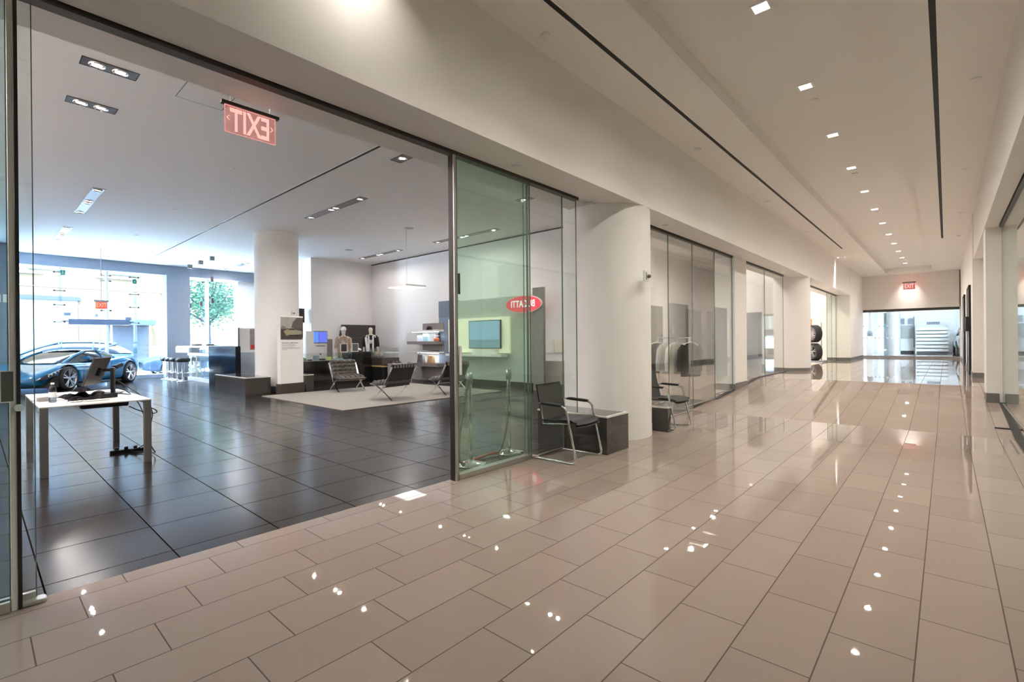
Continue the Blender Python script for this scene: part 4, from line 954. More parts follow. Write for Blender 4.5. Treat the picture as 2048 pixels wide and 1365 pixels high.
m = MB(); m.box(-.60, .78, -.24, -.20, 1.645, 1.66); m.box(-.3, .78, -.24, -.20, .945, .96); m.build('light_strip', emis('shelf_strip', (.92, .96, 1), 6.0), t)
for z, w_ in ((1.62, 6), (.93, 6)):
    d = bpy.data.lights.new('shelf_lamp', 'AREA'); d.shape = 'RECTANGLE'; d.size = 1.3; d.size_y = .05; d.energy = w_*K; d.color = (.9, .96, 1); lo = bpy.data.objects.new('shelf_lamp', d); COL.objects.link(lo); lo.parent = t; lo.location = (0, -.15, z)
def book(x, y, z, c, w_, h, lb, rz=0):
    t = thing('boxed_gift', lb, 'box', (x, y, z), rz); mt = mat('gift_%s' % lb[:8].replace(' ', '_'), c, .5)
    MB().box(-w_/2, w_/2, -.03, .03, 0, h).build('box_body', mt, t, bevel=.004); MB().box(-w_/2-.003, w_/2+.003, -.033, .033, h*.6, h*.66).build('band', WHITE, t)
book(-13.45, 10.25, 1.341, (.6, .7, .85), .22, .20, 'pale blue box standing in the upper glowing niche, leftmost')
book(-13.1, 10.25, 1.341, (.35, .6, .68), .26, .26, 'teal patterned box standing in the upper glowing niche, middle')
book(-12.55, 10.30, 1.341, (.05, .04, .045), .14, .28, 'black box standing in the upper glowing niche, right')
o = MB().lathe([(0, 0), (.08, 0), (.10, .03), (.09, .10), (.05, .12), (0, .12)], n=20).build('orange_bowl', mat('orange_ceramic', (.65, .20, .10), .4), loc=(-12.42, 10.15, 1.341)); tag(o, 'small orange bowl at the right end of the upper niche', 'bowl')
o = MB().prism([(-.10, 0), (0, .12), (.02, .12), (.10, 0), (.07, 0), (.01, .10), (-.07, 0)], -.08, .08, 'XZ').build('open_book', BLMAT, loc=(-12.95, 10.28, 1.721)); tag(o, 'small tent-shaped dark book on top of the shelf unit', 'book')
def bag(name, x, y, z, c, w_, h, lb):
    t = thing(name, lb, 'bag', (x, y, z)); mt = mat(name+'_leather', c, .5, noise=.2)
    def fn(u, v):
        a = u*2*PI; rr_ = 1-.25*v; cz = h*v
        return (w_/2*rr_*math.copysign(abs(math.cos(a))**.5, math.cos(a)), .08*rr_*math.copysign(abs(math.sin(a))**.5, math.sin(a)), cz)
    m = MB(); m.grid(fn, 28, 8); m.box(-w_*.36, w_*.36, -.055, .055, h-.01, h); m.box(-w_*.45, w_*.45, -.07, .07, 0, .01); m.build('bag_body', mt, t)
    MB().tube(bez((-w_*.2, -.05, h-.01), (-w_*.2, -.06, h+.09), (w_*.2, -.06, h+.09), (w_*.2, -.05, h-.01), 12), .008, 8).build('bag_handle', mt, t)
    MB().rbox((0, -.085, h*.35), (w_*.5, .03, h*.4), .012).build('front_pocket', mt, t)
bag('grey_backpack', -13.25, 10.15, .622, (.13, .13, .13), .34, .27, 'grey backpack standing in the lower glowing niche')
bag('tan_backpack', -12.72, 10.15, .622, (.50, .32, .16), .32, .24, 'tan leather backpack standing in the lower glowing niche')
# tall blue-grey wall panels and lit niche with a TV
t = thing('blue_grey_wall_panel', 'tall blue-grey wall panelling behind the lit television niche', 'wall panel', (-12.2, 10.36, 0))
MB().box(-.35, .38, 0, .25, .0, 2.13).build('lower_panel', BLGREY, t); MB().box(-.35, .38, -.01, .25, 2.13, 2.66).build('upper_panel', BLGREY2, t)
m = MB()
for z in (.45, .9, 1.0, 1.35, 1.75): m.box(-.35, .38, -.004, 0, z, z+.008)
m.build('joint_lines', BLGREY2, t)
MB().box(-.36, .39, -.03, .25, 0, .14).build('plinth', BLMAT, t)
t = thing('lit_niche_frame', 'large cream lit board on the blue-grey wall behind the green glass', 'lit board', (-10.65, 10.31, .98))
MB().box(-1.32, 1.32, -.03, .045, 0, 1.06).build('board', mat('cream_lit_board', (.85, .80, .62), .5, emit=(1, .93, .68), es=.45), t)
t = thing('television', 'television showing a pale blue sky picture before the cream board', 'television', (-10.22, 10.18, .98))
MB().box(-.66, .66, -.03, .03, .13, .97).build('bezel', PLAST, t); MB().box(-.64, .64, -.034, -.03, .15, .95).build('screen', emis('tv_sky_picture', (.42, .62, .82), .95), t)
MB().box(-.64, .64, -.036, -.034, .15, .40).build('screen_horizon', emis('tv_sea_picture', (.36, .52, .62), .8), t)
MB().box(-.5, .5, -.06, .06, -.06, .10).build('stand', WHITE, t)
t = thing('counter_shelf', 'pale floating shelf counter under the television', 'shelf', (-10.6, 10.12, .93)); MB().box(-1.2, 1.2, -.12, .16, -.05, .02).build('shelf_top', WHITE, t)
t = thing('pale_wall_panel', 'wide pale green-grey wall panelling with a dark foot behind the green glass', 'wall panel', (-10.2, 10.40, 0))
MB().box(-1.60, 1.55, 0, .2, .16, 2.62).build('panel', mat('pale_sage_panel', (.52, .55, .50), .5), t); MB().box(-1.60, 1.55, -.02, .2, 0, .16).build('foot', BLMAT, t)
# hanging oval brand sign (reads reversed from the hall)
t = thing('oval_brand_sign', 'dark panel carrying a red oval sign with reversed white letters seen through the glass', 'sign', (-8.55, 10.0, 2.33))
MB().box(.30, .66, .03, .12, -2.33, .42).build('dark_panel', mat('sage_dark_panel', (.17, .18, .155), .5), t)
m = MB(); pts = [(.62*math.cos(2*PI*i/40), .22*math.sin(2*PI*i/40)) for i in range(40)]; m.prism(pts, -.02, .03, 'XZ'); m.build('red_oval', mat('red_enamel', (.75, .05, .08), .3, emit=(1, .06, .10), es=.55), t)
m = MB(); po = [(.645*math.cos(2*PI*i/40), .245*math.sin(2*PI*i/40)) for i in range(40)]; m.prism(po, .0, .028, 'XZ'); m.build('white_rim', WHITE, t)
text('BUGATTI', .26, emis('brand_letters', (1, .95, .93), 1.3), 'letters', t, basis((-1, 0, 0), (0, 0, 1), (0, 1, 0), (0, -.024, 0)), .003, bold=.004, sx=.80)
t = thing('wall_notice', 'two white notice sheets on the wall behind the clear glass left of the round column', 'notice', (-7.95, 10.58, 1.0))
MB().box(-.28, -.02, 0, .02, 0, .34).build('sheet', PAPER, t); MB().box(.02, .34, 0, .02, 0, .34).build('sheet', CREAM, t)
o = MB().box(-8.85, -7.0, 10.30, 10.6, 0.0, .16).build('wall_plinth', BLMAT); tag(o, 'low black plinth along the wall behind the clear glass', 'plinth')
o = MB().box(-8.40, -7.1, 10.40, 10.6, .17, .78).build('side_cabinet', mat('sage_cabinet', (.30, .29, .25), .5)); tag(o, 'low grey-green cabinet under the notice sheets', 'cabinet')

# ================================================================== BAR BY THE WINDOW
o = MB().box(-17.6, -15.25, 5.06, 5.2, 0, 1.245).build('bar_end_panel', mat('blue_black_gloss', (.004, .006, .012), .12, spec=.25)); tag(o, 'large glossy black bar end panel between the stools and the showroom column', 'bar panel')
t = thing('bar_counter', 'white-topped glass-fronted bar counter beside the black stools', 'bar counter', (-19.8, 5.55, 0))
MB().box(-2.3, 2.2, -.3, .5, 1.19, 1.245).build('counter_top', WHITE, t)
MB().box(-2.3, -.6, -.32, -.26, 1.0, 1.19).build('front_apron', mat('pale_blue_apron', (.62, .70, .78), .3), t)
g = MB(); g.box(-1.0, 2.2, -.25, -.238, .12, 1.0); g.build('glass_front', CLEAR, t)
m = MB(); m.box(-1.45, -1.1, -.1, .15, 0, 1.19); m.box(.0, .03, -.26, -.23, .1, 1.0); m.box(-1.0, 2.2, -.26, -.2, .0, .12); m.box(-1.0, 2.2, -.26, -.2, .90, 1.0); m.build('leg', WHITE, t)
m = MB(); m.box(-.9, 2.2, .1, .14, .1, 1.0); m.build('inner_shelf', mat('blue_inner_panel', (.25, .36, .50), .4), t)  # plain blue panel inside the counter
for k, (x, y) in enumerate(((-20.3, 5.45), (-19.0, 5.5))):
    o = MB().rbox((0, 0, .03), (.5-.25*k, .2, .05), .02).build('counter_tray', PLAST, loc=(x, y, 1.25)); tag(o, 'small dark tray on the bar counter, %s one' % ('left', 'right')[k], 'tray')
def stool(loc, label):
    t = thing('bar_stool', label, 'bar stool', loc, group='black round bar stools')
    MB().lathe([(0, .0), (.20, .0), (.205, .01), (.05, .03), (.03, .06)], n=32).build('base', CHROME, t)
    MB().cyl((0, 0, .03), (0, 0, .68), .028, n=18).build('post', CHROME, t)
    MB().lathe([(0, .66), (.16, .66), (.20, .69), (.205, .76), (.18, .80), (0, .805)], n=32).build('seat', BLMAT, t)
    m = MB(); m.tube([(.17*math.cos(a*PI/12), .17*math.sin(a*PI/12), .28) for a in range(25)], .010, 8); m.tube([(0, 0, .28), (.17, 0, .28)], .010, 6); m.build('foot_ring', CHROME, t)
    t.scale = (1.1, 1.1, 1.03)
    return t
st = stool((-20.1, 4.97, 0), 'black round bar stool nearest to the glossy black bar panel')
for k, x in enumerate((-20.75, -21.35, -22.0)):
    dup(st, (x, 4.93, 0), R(20*k), ('second black round bar stool, counting from the black bar panel', 'third black round bar stool, counting from the black bar panel', 'black round bar stool farthest left, by the grey pillar')[k])
t = thing('brochure_stand', 'white brochure stand with posters left of the showroom column', 'display stand', (-16.5, 5.78, 0))
MB().box(-.1, .1, -.18, .35, 0, 1.05).build('stand_body', mat('pale_blue_stand', (.55, .62, .70), .4), t); MB().box(-.03, .0, -.2, .35, 1.05, 1.80).build('poster_board', WHITE, t)
MB().box(-.04, .03, -.22, -.2, 1.05, 1.82).build('side_edge', DARKM, t)
MB().box(.0, .004, .12, .34, 1.12, 1.78).build('poster', mat('red_grey_poster', (.35, .30, .29), .5, noise=.3, scale=10), t); MB().box(.004, .006, .14, .34, 1.14, 1.28).build('poster_red_band', mat('poster_red', (.65, .04, .05), .5), t)

# ================================================================== CARS
TYRE = mat('tyre_rubber', (.022, .021, .021), .75, bump=.2, scale=60)
RIM = mat('alloy_rim', (.62, .62, .64), .25, .9)
CARGL = mat('car_window_glass', (.010, .014, .020), .06, spec=.35)
def wheel(parent, x, y, r, w, side, rim=None, nsp=5, name='wheel'):
    g = bpy.data.objects.new(name, None); COL.objects.link(g); g.parent = parent; g.location = (x, y, r)
    rim = rim or RIM; h = w/2
    MB().lathe([(r*.76, -h), (r*.93, -h*.98), (r, -h*.7), (r, h*.7), (r*.93, h*.98), (r*.76, h)], n=40, axis='Y').build('tyre', TYRE, g)
    MB().lathe([(r*.80, side*h*.97), (r*.78, side*h*1.03), (r*.73, side*h*.85), (r*.70, -side*h*.5)], n=40, axis='Y').build('rim_barrel', rim, g)
    MB().cyl((0, side*h*.05, 0), (0, -side*h*.1, 0), r*.62, n=32).build('brake_disc', DARKM, g)
    m = MB()
    for k in range(nsp):
        for da in (-.16, .16):
            a = 2*PI*k/nsp+PI/2; b_ = a+da
            p0 = Vector((math.cos(a+da*.5)*r*.12, side*h*.72, math.sin(a+da*.5)*r*.12)); p1 = Vector((math.cos(b_)*r*.75, side*h*.90, math.sin(b_)*r*.75))
            m.bar([p0, p1], r*.09, h*.25, (-math.sin(a), 0, math.cos(a)))
    m.cyl((0, side*h*.55, 0), (0, side*h*.85, 0), r*.14, n=18); m.build('spokes', rim, g)
    return g
def loft(st, fn, m=None, nv=24):
    m = m or MB(); n = len(st); rows = []
    for s in st: rows.append(fn(s))
    k = len(rows[0]); vs = [p for r_ in rows for p in r_]
    fs = [(i*k+j, i*k+j+1, (i+1)*k+j+1, (i+1)*k+j) for i in range(n-1) for j in range(k-1)]
    m.add(vs, fs, True)
    m.add(rows[0], [tuple(range(k))], True); m.add(rows[-1], [tuple(reversed(range(k)))], True)
    return m
def section(s):
    x, w, z0, zs, zc = s
    half = [(0, z0), (w*.80, z0), (w*.97, z0+.07), (w, z0+(zs-z0)*.45), (w*.97, z0+(zs-z0)*.80), (w*.90, zs), (w*.72, zs+(zc-zs)*.35), (w*.40, zs+(zc-zs)*.85), (0, zc)]
    return [(x, -y, z) for y, z in half]+[(x, y, z) for y, z in reversed(half[:-1])]
def ghouse(s):
    x, wb, zb, wt, zt = s
    half = [(wb, zb), (wb*.55+wt*.45, zb+(zt-zb)*.5), (wt, zt-(zt-zb)*.12), (wt*.8, zt-(zt-zb)*.03), (0, zt)]
    return [(x, -y, z) for y, z in half]+[(x, y, z) for y, z in reversed(half[:-1])]
def car(label, loc, rz, paint, body, house, axles, wr, group=None, roofm=None, nsp=5, name='car', sporty=False):
    t = thing(name, label, 'car', loc, rz, group)
    bo = loft(body, section).build('body', paint, t, subsurf=2); cut = []
    for ax in axles:
        w = max(b_[1] for b_ in body if abs(b_[0]-ax) < .5)
        for s in (-1, 1):
            c_ = MB().cyl((ax, s*(w-.42), wr+.01), (ax, s*(w+.3), wr+.01), wr*1.12, n=40, smooth=False).build('cut', BLACK, t); cut.append(c_)
            b_ = bo.modifiers.new('arch', 'BOOLEAN'); b_.operation = 'DIFFERENCE'; b_.solver = 'EXACT'; b_.object = c_
            MB().cyl((ax, s*(w-.415), wr+.01), (ax, s*(w-.06), wr+.01), wr*1.115, n=40, cap=False).build('wheel_arch', BLACK, t)
    bpy.context.view_layer.update()
    me_ = bpy.data.meshes.new_from_object(bo.evaluated_get(bpy.context.evaluated_depsgraph_get())); me_.name = 'body'
    bo.modifiers.clear(); bo.data = me_
    for c_ in cut: bpy.data.objects.remove(c_)
    loft(house, ghouse).build('windows', CARGL, t, subsurf=2)
    # roof skin and pillars
    hs = house[1:-1]
    m = MB(); rows = []
    for x, wb, zb, wt, zt in hs: rows.append([(x, -wt*.97, zt-(zt-zb)*.10+.012), (x, -wt*.7, zt+.010), (x, 0, zt+.016), (x, wt*.7, zt+.010), (x, wt*.97, zt-(zt-zb)*.10+.012)])
    k = 5; m.add([p for r_ in rows[1:] for p in r_], [(i*k+j, i*k+j+1, (i+1)*k+j+1, (i+1)*k+j) for i in range(len(rows)-2) for j in range(k-1)], True)
    for s in (-1, 1):
        for i in ((0, 1), (len(hs)-2, len(hs)-1)):
            a, b_ = house[i[0]] if i[0] == 0 else hs[i[0]], hs[i[1]] if i[0] != 0 else hs[1]
            pa = (a[0], s*a[1]*(1.0), a[2]+.01); pb = (b_[0], s*b_[3]*.97, b_[4]-.03)
            m.tube([pa, ((pa[0]+pb[0])/2, (pa[1]+pb[1])/2, (pa[2]+pb[2])/2+.04), pb], .035, 8)
        mid = hs[len(hs)//2]; m.tube([(mid[0], s*mid[1], mid[2]), (mid[0]-.05, s*mid[3]*.98, mid[4]-.04)], .03, 8)
    m.build('roof', roofm or paint, t)
    for ax in axles:
        w = max(b_[1] for b_ in body if abs(b_[0]-ax) < .5)
        for s in (-1, 1):
            wheel(t, ax, s*(w-.135), wr, .25, s, nsp=nsp)
    return t, 0
BLUEP = mat('bright_blue_car_paint', (.006, .13, .30), .15, .0, coat=.35, noise=.02)
body = [(2.62, .50, .30, .38, .42), (2.52, .74, .17, .43, .47), (2.15, .90, .11, .56, .58), (1.66, .97, .11, .74, .68), (1.35, .99, .12, .80, .74), (.95, .96, .13, .79, .83), (.3, .91, .14, .76, .86), (-.5, .93, .14, .80, .90), (-1.0, .99, .13, .88, .94), (-1.42, 1.01, .13, .93, .95), (-1.85, .97, .2, .90, .92), (-2.15, .88, .28, .82, .86), (-2.25, .74, .36, .74, .78)]
house = [(1.22, .66, .76, .50, .80), (.75, .78, .80, .60, 1.00), (.25, .80, .82, .60, 1.15), (-.35, .80, .84, .57, 1.17), (-.95, .72, .88, .48, 1.10), (-1.5, .55, .90, .36, 1.0), (-1.95, .40, .88, .25, .92)]
t, wv = car('low bright blue sports car on the showroom floor behind the desk', (-20.82, 2.04, 0), math.atan2(-1.81, 2.19), BLUEP, body, house, (1.38, -1.42), .35, nsp=5, name='sports_car')
for s in (-1, 1):
    MB().prism([(2.36, .36), (2.12, .50), (1.62, .66), (1.72, .56), (2.05, .42)], s*.76, s*.965, 'XZ').build('headlight', BLGLOSS, t)
    m = MB()
    for i in range(4): m.lathe([(0, 0), (.02, .002), (.026, 0)], c=(2.16-.12*i, s*.965, .455+.04*i), n=12, axis='Y')
    m.build('headlight_lens', CHROME, t)
    MB().prism([(2.30, .14), (2.02, .40), (1.82, .46), (1.80, .14)], s*.80, s*.972, 'XZ').build('side_intake', BLACK, t)
    MB().prism([(-.55, .62), (-.95, .70), (-1.0, .60), (-.75, .52)], s*.90, s*1.0, 'XZ').build('rear_side_vent', BLACK, t)
    MB().rbox((.72, s*.98, .93), (.10, .16, .09), .03).build('mirror', BLUEP, t)
    m = MB(); m.tube([(.85, s*.955, .30), (.70, s*.935, .76)], .004, 6); m.tube([(-.45, s*.955, .30), (-.50, s*.935, .80)], .004, 6); m.build('door_seam', BLACK, t)
    MB().box(-1.0, 1.0, s*.90-.01, s*.90+.04 if s > 0 else s*.90+.01, .10, .15).build('side_skirt', BLACK, t) if s > 0 else MB().box(-1.0, 1.0, -.94, -.89, .10, .15).build('side_skirt', BLACK, t)
MB().prism([(2.50, .16), (2.655, .20), (2.655, .32), (2.56, .35)], -.48, .48, 'XZ').build('front_grille', BLACK, t)
for k, (ya, yb) in enumerate(((.62, .84), (.34, .58))):
    o = MB().box(-20.995, -20.985, ya, yb, 2.62, 2.86).build('wall_notice', PAPER); tag(o, 'small white notice on the blue-grey wall at the left picture edge, %s one' % ('right', 'left')[k], 'notice')
# cars out in the street
GB = mat('grey_blue_car_paint', (.022, .036, .062), .35, .0, spec=.08)
GB2 = mat('pale_blue_grey_car_paint', (.020, .032, .052), .35, .0, spec=.08)
suvb = [(2.35, .70, .35, .75, .80), (2.2, .88, .25, .86, .92), (1.5, .94, .25, .98, 1.04), (1.0, .95, .25, 1.04, 1.10), (0, .95, .25, 1.06, 1.08), (-1.2, .95, .25, 1.08, 1.10), (-2.0, .92, .28, 1.08, 1.10), (-2.35, .84, .35, 1.0, 1.05)]
suvh = [(1.25, .80, 1.02, .70, 1.06), (.6, .86, 1.05, .68, 1.48), (0, .86, 1.06, .68, 1.58), (-1.0, .86, 1.08, .67, 1.58), (-1.8, .84, 1.08, .64, 1.50), (-2.3, .78, 1.06, .60, 1.15)]
SG = -.12
car('grey-blue estate car parked in the street behind the blue sports car', (-27.2, 2.40, SG), R(-96), GB, suvb, suvh, (1.45, -1.4), .36, nsp=6)
sedb = [(2.35, .68, .35, .62, .66), (2.2, .85, .22, .72, .78), (1.5, .90, .22, .86, .92), (.9, .91, .22, .92, .97), (0, .91, .22, .92, .96), (-1.2, .91, .22, .94, .98), (-2.0, .88, .25, .94, 1.0), (-2.35, .78, .35, .85, .95)]
sedh = [(1.2, .76, .90, .60, .94), (.4, .80, .92, .60, 1.36), (-.3, .80, .92, .60, 1.42), (-1.0, .80, .94, .58, 1.34), (-1.7, .74, .96, .55, 1.02)]
car('pale grey-blue saloon car parked in the street left of the grey pillar', (-26.8, 7.25, SG), R(-86), GB2, sedb, sedh, (1.4, -1.4), .33, nsp=7)

# ================================================================== STREET OUTSIDE
sbox('floor_street', (-60, -23.7, -30, 40, -.35, SG), mat('street_asphalt', (.68, .68, .68), .85, noise=.15, scale=3))
BEIGE = mat('facade_beige_stone', (.047, .035, .024), .95, spec=0, noise=.12, scale=2.5)
t = thing('facade_building', 'pale stone building across the street with a white garage door and a flat canopy', 'building', (-38, 4, SG))
MB().box(-2, 0, -22, 30, 0, 14).build('facade_wall', BEIGE, t)
MB().box(0, .08, -4.2, .15, 0, 4.0).build('garage_door', mat('white_garage_door', (.062, .060, .062), .9, spec=0), t)
MB().box(0, .18, -4.3, .25, 4.0, 4.22).build('garage_lintel', mat('facade_band', (0.019, 0.022, 0.027), .9, spec=0), t)
m = MB()
for a, b_ in ((-9, -1.3), (1.0, 3.0)): m.box(0, .15, a, b_, 5.45, 5.55)
m.box(0, .05, -22, 30, 4.75, 4.79); m.build('cornice_line', GREYB, t)
m = MB()
for a in (-8.0, -4.9, -1.9, 1.6, 4.4): m.box(0, .05, a, a+1.6, 5.7, 7.4)
m.build('upper_window', mat('facade_window', (0.024, 0.038, 0.053), .9, spec=0), t)
MB().box(0, 1.6, 1.4, 3.6, 2.6, 2.9).build('canopy', mat('canopy_blue_grey', (0.019, 0.027, 0.041), .9, spec=0), t)
m = MB(); m.box(.9, 1.0, 1.5, 1.58, 0, 2.6); m.box(.9, 1.0, 3.4, 3.48, 0, 2.6); m.build('canopy_post', GREYP, t)
MB().box(0, .06, 1.5, 3.5, 0, 2.55).build('shop_door', mat('shop_door_grey', (0.024, 0.028, 0.036), .9, spec=0), t)
MB().box(0, .4, 4.25, 4.75, 4.45, 4.75).build('wall_lamp', mat('wall_lamp_grey', (0.018, 0.019, 0.027), .9, spec=0), t)
m = MB(); m.cyl((.1, 4.9, 2.9), (.1, 4.9, 3.7), .03, n=8); m.cyl((.1, 4.9, 3.5), (.1, 7, 3.45), .02, n=8); m.cyl((.1, 5.9, 1.7), (.1, 5.85, 3.0), .06, n=8); m.build('drain_pipe', GREYB, t)
t = thing('street_sign', 'dark hanging lamp bar seen before the window above the blue car', 'street sign', (-23.05, 3.12, 2.15))
MB().box(-.235, .12, -.86, .86, -.10, .09).build('bar', mat('bar_blue_grey', (.16, .21, .30), .4), t)
m = MB(); m.box(0, .04, -1.02, -.86, 0, .03); m.box(0, .04, .86, 1.02, 0, .03); m.build('end_rod', BLMAT, t)
t['label'] = 'long dark horizontal bar fixed across the shop window above the blue sports car'; t['category'] = 'window bar'; t.name = 'window_bar'
for k, (y, z) in enumerate(((2.26, 2.42), (3.05, 2.40), (3.98, 2.30))):
    o = MB().box(-.03, .03, -.09+.05*(k == 1), .09-.05*(k == 1), -.055, .055).build('window_door_closer', GREYP, loc=(-23.255, y, z)); tag(o, 'small grey bracket box on the shop window above the long bar, %s from the left' % ORD[k], 'bracket')
for k, (y, z) in enumerate(((2.13, 3.86), (4.14, 3.72))):
    t = thing('green_sign', 'small green pictogram sign high on the shop window, %s one' % ('left', 'right')[k], 'sign', (-23.0, y, z))
    MB().box(-.01, .01, -.06, .06, -.09, .09).build('plate', mat('green_plate_%d' % k, (.02, .25, .14), .4), t)
    m = MB(); m.lathe([(0, .012), (.014, .012), (.014, .0)], c=(0, 0, .045), n=10, axis='X'); m.prism([(-.02, -.06), (.0, .03), (.02, -.06), (.005, -.03), (-.005, -.03)], .010, .012, 'YZ'); m.build('pictogram', WHITE, t)
t = thing('street_ladder', 'pale metal step frame standing in the street behind the blue car', 'ladder', (-24.6, 3.45, SG))
m = MB()
for y in (-.13, .13): m.box(-.02, .02, y-.015, y+.015, 0, 1.95)
for z in (.4, .8, 1.2, 1.6, 1.9): m.box(-.02, .02, -.13, .13, z-.015, z+.015)
m.build('frame', GREYP, t)
# street tree
rr = random.Random(11)
t = thing('street_tree', 'slender street tree with pale green leaves outside the window right of the grey pillar', 'tree', (-29.5, 8.45, SG))
m = MB(); m.tube([(0, 0, 0), (.02, .02, 1.5), (0, -.02, 3.0), (.05, 0, 3.2)], [.14, .12, .11, .09], 10)
br = []
for k in range(16):
    a = rr.uniform(0, 6.28); l = rr.uniform(1.0, 2.3); z0 = rr.uniform(2.6, 3.4)
    p3 = Vector((math.cos(a)*l*.75, math.sin(a)*l*.75, z0+rr.uniform(.4, 2.3))); p = bez((0, 0, z0-.2), (math.cos(a)*.3*l, math.sin(a)*.3*l, z0+.3), p3*.8+Vector((0, 0, .2)), p3, 6)
    m.tube(p, [.06-.008*i for i in range(7)], 6); br += p[2:]
m.build('trunk', mat('tree_bark', (.010, .012, .016), .9, spec=0), t)
m = MB()
for k in range(3600):
    c = rr.choice(br); q = Vector((rr.gauss(0, .38), rr.gauss(0, .38), rr.gauss(.05, .34)))+Vector(c)
    a = Vector((rr.uniform(-1, 1), rr.uniform(-1, 1), rr.uniform(-.6, .6))).normalized(); b_ = a.orthogonal().normalized(); s = rr.uniform(.05, .10)
    m.add([q-a*s, q+b_*s*.5, q+a*s, q-b_*s*.5], [(0, 1, 2, 3)])
o = m.build('leaves', mat('pale_green_leaves', (.016, .042, .027), .9, spec=0, noise=.4, scale=3), t, fix=False)
# small tree seen beyond the end room
t = thing('street_shrub', 'leafy green tree outside the window of the far white room', 'tree', (-2.7, 43.5, 0))
MB().tube([(0, 0, 0), (0, 0, 2.2)], .08, 8).build('trunk', MATS['tree_bark'], t)
m = MB()
for k in range(1500):
    q = Vector((rr.gauss(0, .6), rr.gauss(0, .5), rr.gauss(3.0, .6))); a = Vector((rr.uniform(-1, 1), rr.uniform(-1, 1), rr.uniform(-.6, .6))).normalized(); b_ = a.orthogonal().normalized(); s = rr.uniform(.06, .12)
    m.add([q-a*s, q+b_*s*.5, q+a*s, q-b_*s*.5], [(0, 1, 2, 3)])
m.build('leaves', MATS['pale_green_leaves'], t, fix=False)
sbox('floor_street_end', (-30, 30, 39.2, 90, -.05, .30), MATS['street_asphalt'])
t = thing('far_building', 'white building seen through the window of the far white room', 'building', (-3.5, 52, .3)); MB().box(-8, 8, 0, 2, 0, 9).build('wall', mat('white_facade', (.05, .052, .055), .9, spec=0), t)
MB().box(-.4, 1.2, -.05, 0, .8, 2.4).build('window', mat('far_window', (0.045, 0.060, 0.075), .9, spec=0), t)

# ================================================================== GALLERY (jackets, grey doors)
for k, (a, b_) in enumerate(((15.35, 16.25), (18.4, 19.85), (20.55, 21.2))):
    t = thing('grey_door', 'tall flat grey door on the gallery wall behind the jackets, %s from the left' % ORD[k], 'door', (-7.484, (a+b_)/2, RZ+.002), group='grey gallery doors')
    MB().box(0, .05, -(b_-a)/2, (b_-a)/2, 0, 2.13).build('leaf', mat('grey_door_%d' % k, (.30, .29, .27), .5), t); MB().box(.05, .09, (b_-a)/2-.12, (b_-a)/2-.08, .95, 1.15).build('handle', STEEL, t)
t = thing('garment_rack', 'slim metal garment rack behind the second storefront glass', 'garment rack', (-4.15, 9.55, 0))
m = MB(); m.tube([(-.36, 0, 1.37), (.36, 0, 1.37)], .012, 8)
m.build('rail', STEEL, t)
for x in (-.32, .32): 
    m = MB(); m.tube([(x, 0, .0), (x, 0, 1.37)], .010, 8); m.tube([(x, -.18, .012), (x, .18, .012)], .012, 8); m.build('upright', STEEL, t)
def jacket(x, y, rz, c, label, w=.46, h=.62):
    t = thing('hanging_jacket', label, 'jacket', (x, y, 1.36), rz, group='jackets on the garment rack')
    mt = mat('jacket_%s' % label[:9].replace(' ', '_'), c, .8, noise=.12, scale=12, bump=.2)
    def fn(u, v):
        a = u*2*PI; z = -.10-h*v; ww = w/2*(.42+.58*min(1, v*5))*(1-.06*math.sin(v*PI)); d = .075*(.4+.6*min(1, v*4))
        return (ww*math.cos(a), d*math.sin(a)+.008*math.sin(6*a), z)
    m = MB(); m.grid(fn, 32, 14); m.build('body', mt, t)
    for s in (-1, 1): MB().tube([(s*w*.36, 0, -.14), (s*w*.50, 0, -.24), (s*w*.54, .02, -.48), (s*w*.52, .03, -.66)], [.045, .055, .05, .045], 12).build('sleeve', mt, t)
    m = MB(); m.tube([(-w*.38, 0, -.125), (0, 0, -.07), (w*.38, 0, -.125)], .009, 8); m.tube(bez((0, 0, -.07), (0, 0, -.03), (.03, 0, .02), (0, 0, .022), 8), .004, 6); m.build('hanger', WHITE, t)
jacket(-4.50, 9.55, R(58), (.03, .03, .03), 'black jacket at the left end of the garment rack')
jacket(-4.27, 9.55, R(70), (.42, .41, .38), 'light grey jacket in the middle of the garment rack')
jacket(-4.07, 9.55, R(66), (.66, .62, .55), 'off-white jacket in the middle of the garment rack')
jacket(-3.80, 9.55, R(56), (.018, .016, .014), 'long black jacket at the right end of the garment rack', .44, .66)
o = MB().box(-7.4, -7.0, 21.6, 22.4, RZ+.002, .8).build('low_box', WHITE); tag(o, 'low pale box at the far end of the gallery', 'box')

# ================================================================== WHEEL STORE
t = thing('wheel_display_stand', 'low pale stand with a steel upright carrying the two stacked car wheels', 'display stand', (-4.03, 22.9, .37))
MB().box(-.42, .38, -.5, .45, 0, .05).build('base', GREYP, t); m = MB(); m.tube([(.22, .30, .05), (.22, .30, 1.6)], .018, 10); m.tube([(.22, .30, .40), (0, .05, .40)], .014, 8); m.tube([(.22, .30, 1.14), (0, .05, 1.14)], .014, 8); m.build('upright', STEEL, t)
for k, (z, lb) in enumerate(((.415, 'lower car wheel of the stacked pair, tyre with a five-hole rim'), (1.155, 'upper car wheel of the stacked pair, tyre with a multi-spoke silver rim'))):
    t = thing('spare_tyre', lb, 'car wheel', (-3.99, 22.85, z), rz=R(-50), group=None)
    wheel(t, 0, 0, .355, .25, -1, nsp=5 if k == 0 else 9, name='wheel')
o = MB().box(-5.98, -5.6, 19.0, 24.6, .37, .9).build('store_counter', WHITE); tag(o, 'low white counter at the back of the wheel store', 'counter')
t = thing('orange_frame_panel', 'orange arch-shaped panel on the bright wall behind the stacked wheels', 'wall panel', (-4.95, 25.0, .9))
